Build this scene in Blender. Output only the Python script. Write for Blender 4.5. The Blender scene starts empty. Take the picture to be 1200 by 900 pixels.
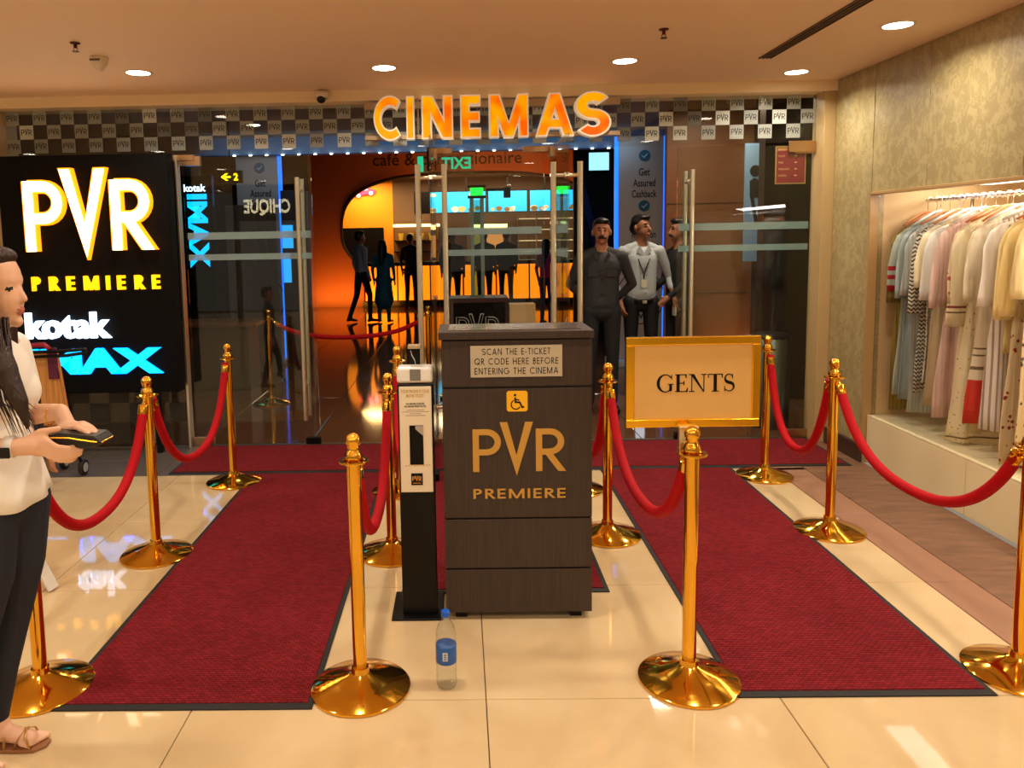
import bpy, math, random
import numpy as np
from mathutils import Vector, Matrix
random.seed(7)
PI = math.pi
C = bpy.context.scene.collection

# ---------------------------------------------------------------- camera
H = 1.66
F, CX, CY, PITCH, YAW, ROLL = 893.224, 524.38, 370.716, .1040627, -.0179346, -.0186787
fw = Vector((math.sin(YAW)*math.cos(PITCH), math.cos(YAW)*math.cos(PITCH), -math.sin(PITCH)))
r0 = Vector((math.cos(YAW), -math.sin(YAW), 0)); u0 = r0.cross(fw)
rv = math.cos(ROLL)*r0 + math.sin(ROLL)*u0; uv = -math.sin(ROLL)*r0 + math.cos(ROLL)*u0
cam = bpy.data.objects.new('camera', bpy.data.cameras.new('camera')); C.objects.link(cam)
cam.matrix_world = Matrix(((rv.x, uv.x, -fw.x, 0), (rv.y, uv.y, -fw.y, 0), (rv.z, uv.z, -fw.z, H), (0, 0, 0, 1)))
cam.data.sensor_width = 36; cam.data.lens = F*36/1200
cam.data.shift_x = (600-CX)/1200; cam.data.shift_y = (CY-450)/1200
cam.data.clip_end = 200
bpy.context.scene.camera = cam
vs = bpy.context.scene.view_settings
vs.view_transform = 'Standard'; vs.look = 'None'; vs.gamma = 1; vs.use_curve_mapping = False
vs.exposure = 0.13

# ---------------------------------------------------------------- world (the mall beyond, a dim warm hall)
w = bpy.data.worlds.new('world'); bpy.context.scene.world = w; w.use_nodes = True
bg = w.node_tree.nodes['Background']; bg.inputs[0].default_value = (1, .82, .62, 1); bg.inputs[1].default_value = .27

CEIL = 2.775
LAMP = (1, .89, .73)
def area(name, loc, size, power, col, rot=(0, 0, 0), size_y=None, spread=PI):
    l = bpy.data.lights.new(name, 'AREA'); l.energy = power; l.color = col; l.size = size; l.spread = spread
    if size_y: l.shape = 'RECTANGLE'; l.size_y = size_y
    else: l.shape = 'DISK'
    o = bpy.data.objects.new(name, l); C.objects.link(o); o.location = loc; o.rotation_euler = rot
    return o
DOWN = [(-2.10, 5.13), (-.48, 5.15), (1.09, 5.11), (2.40, 5.58), (2.43, 4.38)]
DOWN_BACK = [(x, y) for y in (2.6, .1, -2.4, -4.9) for x in (-5.3, -3.7, -2.1, -.48, 1.09, 2.3)]
for x, y in DOWN + DOWN_BACK:
    area('downlight_lamp', (x, y, CEIL-.03), .14, 11 if (x, y) in DOWN else 12, LAMP, spread=2.7)
# clothes shop window strip
area('shop_strip_lamp', (3.36, 3.8, 1.92), .14, 32, (1, .94, .86), (0, math.radians(14), 0), 2.1)
area('shop_ceiling_lamp', (3.3, 4.4, 1.97), .5, 10, (1, .94, .86), (0, 0, 0), 1.8)
# lobby lamps: blue cove, orange bar light, weak downlights, an added fill for the partition
area('cove_lamp', (-.5, 9.4, 2.75), 5.5, 8, (.35, .65, 1), (math.radians(75), 0, 0), .2)
area('lobby_down_and_fill_lamp', (1.9, 7.2, 2.94), .3, 24, (1, .85, .65))
area('lobby_down_and_fill_lamp', (-1.9, 7.4, 2.94), .3, 10, (1, .85, .65))
area('lobby_down_and_fill_lamp', (2.75, 7.7, 2.94), .3, 12, (1, .75, .5))  # fill without a fixture, added to brighten the brown partition
area('bar_glow_lamp', (-2.6, 17.9, .12), 2.2, 42, (1, .33, .03), (math.radians(180-28), 0, 0), .4)
area('bar_fascia_lamp', (1.0, 17.3, 2.5), 3.6, 48, (1, .33, .06), (math.radians(150), 0, 0), .5)
area('cafe_lamp', (.4, 19.9, 3.2), 4.5, 150, (1, .70, .38), (0, 0, 0), 1.2)
area('cafe_yellow_lamp', (-2.6, 20.6, 3.2), 1.0, 70, (1, .6, .2), (0, 0, 0), .8)
area('partition_uplight', (3.05, 8.3, .1), .5, 5, (1, .35, .03), (math.radians(160), 0, 0), .1)

# ---------------------------------------------------------------- helpers
def lin(c):
    return tuple(((v/255)/12.92 if v/255 <= .04045 else ((v/255+.055)/1.055)**2.4) for v in c)
ORG = {}
def tag(o, label=None, cat=None, group=None, kind=None):
    if label: o['label'] = label
    if cat: o['category'] = cat
    if group: o['group'] = group
    if kind: o['kind'] = kind
    return o
def thing(name, loc, label, cat, group=None, rz=0):
    o = bpy.data.objects.new(name, None); C.objects.link(o); o.location = loc; o.rotation_euler = (0, 0, rz)
    o.empty_display_size = .1
    ORG[o.name] = Vector((0, 0, 0)) if rz == 'local' else Vector(loc)
    return tag(o, label, cat, group)
def copy_tree(o, parent=None):
    c = o.copy(); C.objects.link(c); c.parent = parent
    for ch in list(o.children): copy_tree(ch, c)
    return c

class MB:
    def __init__(s): s.v = []; s.f = []; s.m = []
    def add(s, vs_, fs, m=0):
        n = len(s.v); s.v += [tuple(v) for v in vs_]
        for f in fs: s.f.append(tuple(i+n for i in f)); s.m.append(m)
        return s
    def box(s, a, b, m=0):
        x0, y0, z0 = a; x1, y1, z1 = b
        if x0 > x1: x0, x1 = x1, x0
        if y0 > y1: y0, y1 = y1, y0
        if z0 > z1: z0, z1 = z1, z0
        return s.add([(x0,y0,z0),(x1,y0,z0),(x1,y1,z0),(x0,y1,z0),(x0,y0,z1),(x1,y0,z1),(x1,y1,z1),(x0,y1,z1)],
                     [(0,3,2,1),(4,5,6,7),(0,1,5,4),(1,2,6,5),(2,3,7,6),(3,0,4,7)], m)
    def lathe(s, prof, n=24, c=(0,0,0), m=0, sx=1, sy=1):
        vs_ = []; fs = []
        for r, z in prof:
            for k in range(n):
                a = 2*PI*k/n; vs_.append((c[0]+r*sx*math.cos(a), c[1]+r*sy*math.sin(a), c[2]+z))
        for i in range(len(prof)-1):
            for k in range(n):
                k2 = (k+1) % n; fs.append((i*n+k, i*n+k2, (i+1)*n+k2, (i+1)*n+k))
        if prof[0][0] > 1e-5: fs.append(tuple(range(n-1, -1, -1)))
        if prof[-1][0] > 1e-5: fs.append(tuple((len(prof)-1)*n+k for k in range(n)))
        return s.add(vs_, fs, m)
    def tube(s, pts, r, n=10, m=0, cap=True, flat=None):
        pts = [Vector(p) for p in pts]; N = len(pts); rs = r if isinstance(r, (list, tuple)) else [r]*N
        t = [(pts[min(i+1, N-1)]-pts[max(i-1, 0)]).normalized() for i in range(N)]
        up = Vector((0, 0, 1)) if abs(t[0].z) < .9 else Vector((0, 1, 0))
        a = t[0].cross(up).normalized(); vs_ = []; fs = []
        for i in range(N):
            a = (a - t[i]*a.dot(t[i])).normalized(); b = t[i].cross(a)
            for k in range(n):
                th = 2*PI*k/n; q = pts[i]+(a*math.cos(th)+b*math.sin(th)*(flat or 1))*rs[i]; vs_.append(q)
        for i in range(N-1):
            for k in range(n):
                k2 = (k+1) % n; fs.append((i*n+k, i*n+k2, (i+1)*n+k2, (i+1)*n+k))
        if cap: fs += [tuple(range(n-1, -1, -1)), tuple((N-1)*n+k for k in range(n))]
        return s.add(vs_, fs, m)
    def ball(s, c, r, m=0, n=16, k=10):
        if not isinstance(r, (list, tuple)): r = (r, r, r)
        prof = [(math.sin(PI*i/k), -math.cos(PI*i/k)) for i in range(k+1)]
        vs_ = []; fs = []
        for pr, pz in prof:
            for j in range(n):
                a = 2*PI*j/n; vs_.append((c[0]+r[0]*pr*math.cos(a), c[1]+r[1]*pr*math.sin(a), c[2]+r[2]*pz))
        for i in range(k):
            for j in range(n):
                j2 = (j+1) % n; fs.append((i*n+j, i*n+j2, (i+1)*n+j2, (i+1)*n+j))
        return s.add(vs_, fs, m)
    def poly(s, pts, d, o, ux=(1,0,0), uz=(0,0,1), m=0, sc=1, side_m=None):
        """2D polygon (counter-clockwise) pulled out towards the viewer by d; o is on the back plane"""
        ux = Vector(ux); uz = Vector(uz); nn = ux.cross(uz); o = Vector(o)
        ar = sum(pts[i][0]*pts[(i+1)%len(pts)][1]-pts[(i+1)%len(pts)][0]*pts[i][1] for i in range(len(pts)))
        if ar < 0: pts = pts[::-1]
        n = len(pts)
        vs_ = [o+ux*p[0]*sc+uz*p[1]*sc+nn*d for p in pts]+[o+ux*p[0]*sc+uz*p[1]*sc for p in pts]
        s.add(vs_, [tuple(range(n)), tuple(range(2*n-1, n-1, -1))], m)
        k = len(s.v)-2*n
        for i in range(n):
            j = (i+1) % n; s.f.append((k+i, k+n+i, k+n+j, k+j)); s.m.append(m if side_m is None else side_m)
        return s
    def build(s, name, mat, parent=None, smooth=False, bevel=0, kind=None, subs=0, seg=2):
        me = bpy.data.meshes.new(name); org = ORG.get(parent.name, Vector((0,0,0))) if parent else Vector((0,0,0))
        me.from_pydata([tuple(Vector(v)-org) for v in s.v], [], s.f)
        for mt in (mat if isinstance(mat, list) else [mat]): me.materials.append(mt)
        me.polygons.foreach_set('material_index', s.m)
        me.polygons.foreach_set('use_smooth', [bool(smooth)]*len(s.f))
        me.update()
        o = bpy.data.objects.new(name, me); C.objects.link(o)
        if parent: o.parent = parent; ORG[o.name] = org
        if bevel:
            md = o.modifiers.new('bevel', 'BEVEL'); md.width = bevel; md.segments = seg; md.limit_method = 'ANGLE'; md.angle_limit = .7
        if subs: md = o.modifiers.new('subdivision', 'SUBSURF'); md.levels = subs; md.render_levels = subs
        if smooth and bevel: 
            for p in me.polygons: p.use_smooth = True
        if kind: o['kind'] = kind
        return o
def autosmooth(o, ang=40):
    me = o.data; 
    try: me.set_sharp_from_angle(angle=math.radians(ang))
    except Exception: pass
    return o

# text through the built-in font, as faces
_tc = {}
def text_geo(sx):
    if sx in _tc: return _tc[sx]
    cu = bpy.data.curves.new('text', 'FONT'); cu.body = sx[0]; cu.offset = sx[1]; cu.resolution_u = 3
    if len(sx) > 2: cu.align_x = 'CENTER'
    ob = bpy.data.objects.new('text', cu); C.objects.link(ob)
    dg = bpy.context.evaluated_depsgraph_get(); ev = ob.evaluated_get(dg); me = ev.to_mesh()
    v = [tuple(q.co) for q in me.vertices]; f = [tuple(p.vertices) for p in me.polygons]
    ev.to_mesh_clear(); bpy.data.objects.remove(ob); bpy.data.curves.remove(cu)
    _tc[sx] = (v, f); return v, f
def text(mb, s, o, w=None, h=None, ux=(1,0,0), uz=(0,0,1), bold=0, m=0, center=True):
    """flat lettering: o is the centre of the lettering's box, w and h its size"""
    v, f = text_geo((s, bold, 1) if '\n' in s else (s, bold))
    xs = [q[0] for q in v]; ys = [q[1] for q in v]; W = max(xs)-min(xs); Hh = max(ys)-min(ys)
    if w and h: a, b = w/W, h/Hh
    elif w: a = b = w/W
    else: a = b = h/Hh
    ux = Vector(ux); uz = Vector(uz); o = Vector(o); mx = (max(xs)+min(xs))/2; my = (max(ys)+min(ys))/2
    mb.add([o+ux*(q[0]-mx)*a+uz*(q[1]-my)*b for q in v], f, m)

# geometric capitals drawn as strokes; unit height, t = stroke width
def arc(cx, cy, rx, ry, a0, a1, n=14):
    return [(cx+rx*math.cos(math.radians(a0+(a1-a0)*i/n)), cy+ry*math.sin(math.radians(a0+(a1-a0)*i/n))) for i in range(n+1)]
def glyph(c, t):
    h = t/2; e = h; T = 1-h
    if c == 'A': return .86, [('p', [(0, 0), (t*1.08, 0), (.43+t*.54, 1), (.43-t*.54, 1)]), ('p', [(.86, 0), (.86-t*1.08, 0), (.43-t*.54, 1), (.43+t*.54, 1)]), [(.2, .3), (.66, .3)]]
    if c == 'B': return .5, [[(h, 0), (h, 1)], [(h, T), (.22, T)]+arc(.22, .76, .2, .24-h, 90, -90)[0:]+[(h, .52)], [(h, .52), (.24, .52)]+arc(.24, .26+h/2, .24-h/2, .26-h/2, 90, -90)+[(h, e)]]
    if c == 'C': return .84, [arc(.52, .5, .52-h, .5-h, 48, 312, 26)]
    if c == 'D': return .72, [[(h, 0), (h, 1)], [(h, T), (.24, T)]+arc(.24, .5, .48-h, .5-h, 90, -90, 18)+[(h, e)]]
    if c == 'E': return .5, [[(h, 0), (h, 1)], [(h, T), (.5, T)], [(h, .5), (.48, .5)], [(h, e), (.5, e)]]
    if c == 'F': return .46, [[(h, 0), (h, 1)], [(h, T), (.46, T)], [(h, .5), (.42, .5)]]
    if c == 'G': return .98, [arc(.52, .5, .52-h, .5-h, 45, 352, 28), [(.55, .47), (1.02-h, .47)]]
    if c == 'H': return .68, [[(h, 0), (h, 1)], [(.68-h, 0), (.68-h, 1)], [(h, .5), (.68-h, .5)]]
    if c == 'I': return t, [[(h, 0), (h, 1)]]
    if c == 'K': return .62, [[(h, 0), (h, 1)], [(.56, 1), (h+.06, .5), (.6, 0)]]
    if c == 'M': return .95, [[(h, 0), (h, 1)], ('p', [(0, 1), (t*1.1, 1), (.475+t*.5, 0), (.475-t*.5, 0)]), ('p', [(.95, 1), (.95-t*1.1, 1), (.475-t*.5, 0), (.475+t*.5, 0)]), [(.95-h, 0), (.95-h, 1)]]
    if c == 'N': return .74, [[(h, 0), (h, 1)], ('p', [(0, 1), (t*1.15, 1), (.74, 0), (.74-t*1.15, 0)]), [(.74-h, 0), (.74-h, 1)]]
    if c == 'O': return 1.0, [arc(.5, .5, .5-h, .5-h, 0, 360, 30)]
    if c == 'P': return .52, [[(h, 0), (h, 1)], [(h, T), (.24, T)]+arc(.24, .72, .28-h, .28-h, 90, -90)+[(h, .44+h)]]
    if c == 'Q': return 1.0, [arc(.5, .5, .5-h, .5-h, 0, 360, 30), [(.56, .32), (.95, 0)]]
    if c == 'R': return .56, [[(h, 0), (h, 1)], [(h, T), (.24, T)]+arc(.24, .72, .28-h, .28-h, 90, -90)+[(h, .44+h)], [(.24, .46), (.55, 0)]]
    if c == 'S': r = (.5-h)/2; return .66, [arc(.33, .5+r, .33-h, r, 28, 270, 18)[:-1]+arc(.33, .5-r, .33-h, r, 90, -152, 18)]
    if c == 'T': return .56, [[(.28, 0), (.28, 1)], [(0, T), (.56, T)]]
    if c == 'V': return .8, [('p', [(0, 1), (t, 1), (.4+t*.5, 0), (.4-t*.5, 0)]), ('p', [(.8, 1), (.8-t, 1), (.4-t*.5, 0), (.4+t*.5, 0)])]
    if c == 'X': return .7, [[(h, 0), (.7-h, 1)], [(h, 1), (.7-h, 0)]]
    if c == '-': return .34, [[(.02, .38), (.32, .38)]]
    return .34, []
def ribbon(pts, t):
    pts = [p for i, p in enumerate(pts) if i == 0 or math.hypot(p[0]-pts[i-1][0], p[1]-pts[i-1][1]) > 1e-5]
    n = len(pts); L = []; R_ = []
    P = [Vector((p[0], p[1])) for p in pts]
    for i in range(n):
        d0 = (P[i]-P[i-1]).normalized() if i else (P[1]-P[0]).normalized()
        d1 = (P[i+1]-P[i]).normalized() if i < n-1 else d0
        dd = (d0+d1); dd = dd.normalized() if dd.length > 1e-6 else d0
        nn = Vector((-dd.y, dd.x)); c = max(.3, abs(nn.dot(Vector((-d0.y, d0.x)))))
        o = nn*(t/2/c); a, b = P[i]+o, P[i]-o
        if i in (0, n-1) and abs(d0.y) > .45 and n < 8:
            a = a+d0*((P[i].y-a.y)/d0.y); b = b+d0*((P[i].y-b.y)/d0.y)
        L.append(a); R_.append(b)
    return [[(R_[i].x, R_[i].y), (R_[i+1].x, R_[i+1].y), (L[i+1].x, L[i+1].y), (L[i].x, L[i].y)] for i in range(n-1)]
def letter(mb, c, t, o, sx, sz, d, ux=(1,0,0), uz=(0,0,1), m=0, side_m=None, grow=0):
    w_, st = glyph(c, t)
    for j, s_ in enumerate(st):
        if s_[0] == 'p':
            g = s_[1]
            if grow: # shrink the slanted bar to its core
                cx_ = sum(p[0] for p in g)/4; hw = abs(g[0][0]-g[1][0])/2+grow*.5; g = [((g[0][0]+g[1][0])/2+(hw if p[0] > (g[0][0]+g[1][0])/2 else -hw), p[1]-(.0 if p[1] < .5 else 0)) if i < 2 else ((g[2][0]+g[3][0])/2+(hw if p[0] > (g[2][0]+g[3][0])/2 else -hw), p[1]) for i, p in enumerate(g)]
                g = [(p[0]*1.0, min(1+grow/2, max(-grow/2, p[1]))) for p in g]
            mb.poly([(p[0]*sx, p[1]*sz) for p in g], d+j*.00015, o, ux, uz, m, 1, side_m); continue
        s2 = s_
        if grow < 0: # pull stroke ends in as well
            e0, e1 = Vector(s_[0]), Vector(s_[-1]); d0 = (Vector(s_[1])-e0).normalized(); d1 = (Vector(s_[-2])-e1).normalized(); s2 = [tuple(e0-d0*grow/2)]+list(s_[1:-1])+[tuple(e1-d1*grow/2)]
        for q in ribbon(s2, t+grow):
            mb.poly([(p[0]*sx, p[1]*sz) for p in q], d+j*.00015, o, ux, uz, m, 1, side_m)
    return w_*sx
def line_width(s, t, gap): return sum(glyph(c, t)[0] for c in s)+gap*(len(s)-1)
def word(mb, s, t, o, width, hgt, d, gap=.16, ux=(1,0,0), uz=(0,0,1), m=0):
    """stroke lettering, o = lower left"""
    k = width/line_width(s, t, gap); x = 0
    for c in s:
        letter(mb, c, t, Vector(o)+Vector(ux)*x, k, hgt, d, ux, uz, m); x += (glyph(c, t)[0]+gap)*k
VPOLY = [(.58, 1.16), (.745, 1.16), (.935, .38), (1.125, 1.16), (1.29, 1.16), (.94, -.10)]
def pvr(mb, o, width, d, ux=(1,0,0), uz=(0,0,1), m=0, side_m=None, t=.14, grow=0, sz=None, only='PVR'):
    k = width/1.98; sz = (sz or 1)*k; u = Vector(ux); o = Vector(o); h = t/2
    P = [[(h, 0), (h, 1)], [(h, 1-h), (.30, 1-h)]+arc(.30, .695, .305-h, .305-h, 90, -90, 12)+[(h, .39+h)]]
    Rr = P+[[(.27, .42), (.56, 0)]]
    for x0, st, c_ in ((0, P, 'P'), (1.35, Rr, 'R')):
        if c_ not in only: continue
        for j, s_ in enumerate(st):
            for q in ribbon(s_, t+grow): mb.poly([((p[0]+x0)*k, p[1]*sz) for p in q], d*(1+.03*j), o, ux, uz, m, 1, side_m)
    if 'V' not in only: return
    V = VPOLY
    if grow: g = grow/2; V = [(.58-g, 1.16+g), (.745+g, 1.16+g), (.935, .38+g*2), (1.125-g, 1.16+g), (1.29+g, 1.16+g), (.94, -.1-g*2)]
    mb.poly([(p[0]*k, p[1]*sz) for p in V[:3]+[V[5]]], d, o, ux, uz, m, 1, side_m)
    mb.poly([(p[0]*k, p[1]*sz) for p in V[2:]], d, o, ux, uz, m, 1, side_m)

# ---------------------------------------------------------------- materials
def nt(name):
    m = bpy.data.materials.new(name); m.use_nodes = True; n = m.node_tree.nodes; l = m.node_tree.links
    return m, n, l, n['Principled BSDF']
def mat(name, col, rough=.5, metal=0, noise=0, scale=8, bump=0, bscale=60, spec=None, coat=0, sheen=0, trans=0, alpha=None, ior=None, stretch=None):
    m, n, l, b = nt(name); c = lin(col)
    b.inputs['Base Color'].default_value = (*c, 1); b.inputs['Roughness'].default_value = rough; b.inputs['Metallic'].default_value = metal
    if spec is not None: b.inputs['Specular IOR Level'].default_value = spec
    if coat: b.inputs['Coat Weight'].default_value = coat; b.inputs['Coat Roughness'].default_value = .05
    if sheen: b.inputs['Sheen Weight'].default_value = sheen; b.inputs['Sheen Tint'].default_value = (*c, 1)
    if trans: b.inputs['Transmission Weight'].default_value = trans
    if ior: b.inputs['IOR'].default_value = ior
    if alpha is not None: b.inputs['Alpha'].default_value = alpha
    if noise or bump:
        tc = n.new('ShaderNodeTexCoord'); mp = n.new('ShaderNodeMapping'); l.new(tc.outputs['Object'], mp.inputs[0])
        if stretch: mp.inputs['Scale'].default_value = stretch
    if noise:
        t = n.new('ShaderNodeTexNoise'); t.inputs['Scale'].default_value = scale; t.inputs['Detail'].default_value = 5
        l.new(mp.outputs[0], t.inputs[0])
        r = n.new('ShaderNodeMix'); r.data_type = 'RGBA'; l.new(t.outputs[0], r.inputs[0])
        r.inputs[6].default_value = (*[v*(1-noise) for v in c], 1); r.inputs[7].default_value = (*[min(1, v*(1+noise)) for v in c], 1)
        l.new(r.outputs[2], b.inputs['Base Color'])
    if bump:
        t = n.new('ShaderNodeTexNoise'); t.inputs['Scale'].default_value = bscale; l.new(mp.outputs[0], t.inputs[0])
        bp = n.new('ShaderNodeBump'); bp.inputs['Strength'].default_value = bump; bp.inputs['Distance'].default_value = .01
        l.new(t.outputs[0], bp.inputs['Height']); l.new(bp.outputs[0], b.inputs['Normal'])
    return m
def emit(name, col, s, base=None):
    m, n, l, b = nt(name); c = lin(col)
    b.inputs['Base Color'].default_value = (*(lin(base) if base else c), 1); b.inputs['Emission Color'].default_value = (*c, 1)
    b.inputs['Emission Strength'].default_value = s; b.inputs['Roughness'].default_value = .5
    return m
def thin_glass(name, tint=(.93, .96, .94), ior=1.5, rough=0, extra=0):
    m = bpy.data.materials.new(name); m.use_nodes = True; n = m.node_tree.nodes; l = m.node_tree.links; n.clear()
    out = n.new('ShaderNodeOutputMaterial'); mix = n.new('ShaderNodeMixShader'); tr = n.new('ShaderNodeBsdfTransparent'); gl = n.new('ShaderNodeBsdfGlossy')
    fr = n.new('ShaderNodeFresnel'); ge = n.new('ShaderNodeNewGeometry'); mi = n.new('ShaderNodeMix'); mi.inputs[2].default_value = ior; mi.inputs[3].default_value = 1/ior
    l.new(ge.outputs['Backfacing'], mi.inputs[0]); l.new(mi.outputs[0], fr.inputs[0]); tr.inputs[0].default_value = (*tint, 1); gl.inputs['Roughness'].default_value = rough
    if extra:
        ad = n.new('ShaderNodeMath'); ad.operation = 'ADD'; ad.inputs[1].default_value = extra; l.new(fr.outputs[0], ad.inputs[0]); l.new(ad.outputs[0], mix.inputs[0])
    else: l.new(fr.outputs[0], mix.inputs[0])
    l.new(tr.outputs[0], mix.inputs[1]); l.new(gl.outputs[0], mix.inputs[2]); l.new(mix.outputs[0], out.inputs[0])
    return m
def film(name, col, op):
    m = bpy.data.materials.new(name); m.use_nodes = True; n = m.node_tree.nodes; l = m.node_tree.links; b = n['Principled BSDF']
    b.inputs['Base Color'].default_value = (*lin(col), 1); b.inputs['Roughness'].default_value = .5; b.inputs['Alpha'].default_value = op
    return m

GOLD = mat('polished_brass', (242, 186, 66), .10, 1, noise=.06, scale=6)
GOLD_RIM = mat('brass_frame', (255, 196, 50), .2, 1)
STEEL = mat('brushed_steel', (232, 224, 200), .36, 1, bump=.05, bscale=200)
STEEL_DK = mat('dull_steel_bin', (120, 128, 118), .35, 1, noise=.15, scale=5)
CHROME = mat('chrome', (235, 235, 235), .12, 1)
BLACK = mat('black_plastic', (7, 6, 6), .4, spec=.25)
BLACK_GLOSS = mat('black_gloss', (4, 4, 4), .18, spec=.4)
RUBBER = mat('black_rubber', (17, 13, 12), .7, bump=.2)
CREAM_PAINT = mat('ceiling_paint', (242, 214, 184), .75, noise=.02, scale=2)
BEAM_PAINT = mat('beam_paint', (240, 216, 176), .6)
VELVET = mat('red_velvet', (178, 2, 16), .7, spec=.2, sheen=.08, bump=.3, bscale=220, noise=.1, scale=90)
GLASS = thin_glass('clear_glass', ior=1.5)
GLASS_EDGE = thin_glass('shop_glass', tint=(.98, .98, .98), ior=1.3)
FILM_BAND = film('frosted_band', (150, 175, 175), .62)

def marble_tile():
    m, n, l, b = nt('cream_vitrified_tile')
    tc = n.new('ShaderNodeTexCoord'); geo = n.new('ShaderNodeNewGeometry')
    t = n.new('ShaderNodeTexNoise'); t.inputs['Scale'].default_value = 1.6; t.inputs['Detail'].default_value = 6; t.inputs['Distortion'].default_value = 1.4
    l.new(geo.outputs['Position'], t.inputs[0])
    r = n.new('ShaderNodeValToRGB'); e = r.color_ramp.elements
    e[0].position = .3; e[0].color = (*lin((204, 176, 132)), 1); e[1].position = .75; e[1].color = (*lin((218, 194, 152)), 1)
    l.new(t.outputs[0], r.inputs[0]); l.new(r.outputs[0], b.inputs['Base Color'])
    b.inputs['Roughness'].default_value = .04; b.inputs['IOR'].default_value = 1.5
    return m
TILE = marble_tile()
PINK = mat('pink_stone', (158, 116, 92), .35, noise=.14, scale=5)
BROWN_STONE = mat('rough_brown_stone', (124, 88, 66), .45, noise=.75, scale=5, bump=.3, bscale=30, stretch=(.8, 3.5, 1))
GREY_STONE = mat('grey_stone_floor', (92, 84, 76), .4, noise=.15, scale=9)
GROUT = mat('grout', (110, 90, 62), .9)
DARK_TILE = mat('dark_lobby_tile', (98, 66, 44), .07, noise=.12, scale=2)
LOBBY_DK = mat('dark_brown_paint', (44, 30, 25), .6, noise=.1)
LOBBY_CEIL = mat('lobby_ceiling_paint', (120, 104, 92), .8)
WOOD_WALL = mat('brown_veneer', (112, 70, 42), .45, noise=.18, scale=3, stretch=(1, 1, 8))

def damask():
    m, n, l, b = nt('gold_damask_wallpaper')
    geo = n.new('ShaderNodeNewGeometry'); mp = n.new('ShaderNodeMapping'); l.new(geo.outputs['Position'], mp.inputs[0]); mp.inputs['Scale'].default_value = (1, 1, .7)
    t1 = n.new('ShaderNodeTexNoise'); t1.inputs['Scale'].default_value = 13; t1.inputs['Detail'].default_value = 3; t1.inputs['Distortion'].default_value = 3.2
    t2 = n.new('ShaderNodeTexVoronoi'); t2.feature = 'SMOOTH_F1'; t2.inputs['Scale'].default_value = 22
    t3 = n.new('ShaderNodeTexNoise'); t3.inputs['Scale'].default_value = 2.2; t3.inputs['Detail'].default_value = 2
    for t in (t1, t3): l.new(mp.outputs[0], t.inputs[0])
    dm = n.new('ShaderNodeVectorMath'); dm.operation = 'MULTIPLY_ADD'; l.new(t1.outputs['Color'], dm.inputs[0]); dm.inputs[1].default_value = (.14, .14, .14); l.new(mp.outputs[0], dm.inputs[2])
    l.new(dm.outputs[0], t2.inputs[0])
    ad = n.new('ShaderNodeMath'); ad.operation = 'MULTIPLY'; l.new(t1.outputs[0], ad.inputs[0]); l.new(t2.outputs[0], ad.inputs[1])
    r = n.new('ShaderNodeValToRGB'); e = r.color_ramp.elements
    e[0].position = .18; e[0].color = (*lin((162, 145, 100)), 1); e[1].position = .27; e[1].color = (*lin((180, 163, 116)), 1)
    l.new(ad.outputs[0], r.inputs[0])
    mx = n.new('ShaderNodeMix'); mx.data_type = 'RGBA'; mx.blend_type = 'MULTIPLY'; mx.inputs[0].default_value = .4
    r3 = n.new('ShaderNodeValToRGB'); r3.color_ramp.elements[0].position = .3; r3.color_ramp.elements[0].color = (.62, .58, .5, 1); r3.color_ramp.elements[1].position = .65
    l.new(t3.outputs[0], r3.inputs[0]); l.new(r.outputs[0], mx.inputs[6]); l.new(r3.outputs[0], mx.inputs[7]); l.new(mx.outputs[2], b.inputs['Base Color'])
    b.inputs['Roughness'].default_value = .42; b.inputs['Specular IOR Level'].default_value = .6
    bp = n.new('ShaderNodeBump'); bp.inputs['Strength'].default_value = .25; bp.inputs['Distance'].default_value = .004; l.new(ad.outputs[0], bp.inputs['Height']); l.new(bp.outputs[0], b.inputs['Normal'])
    return m
DAMASK = damask()
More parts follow.
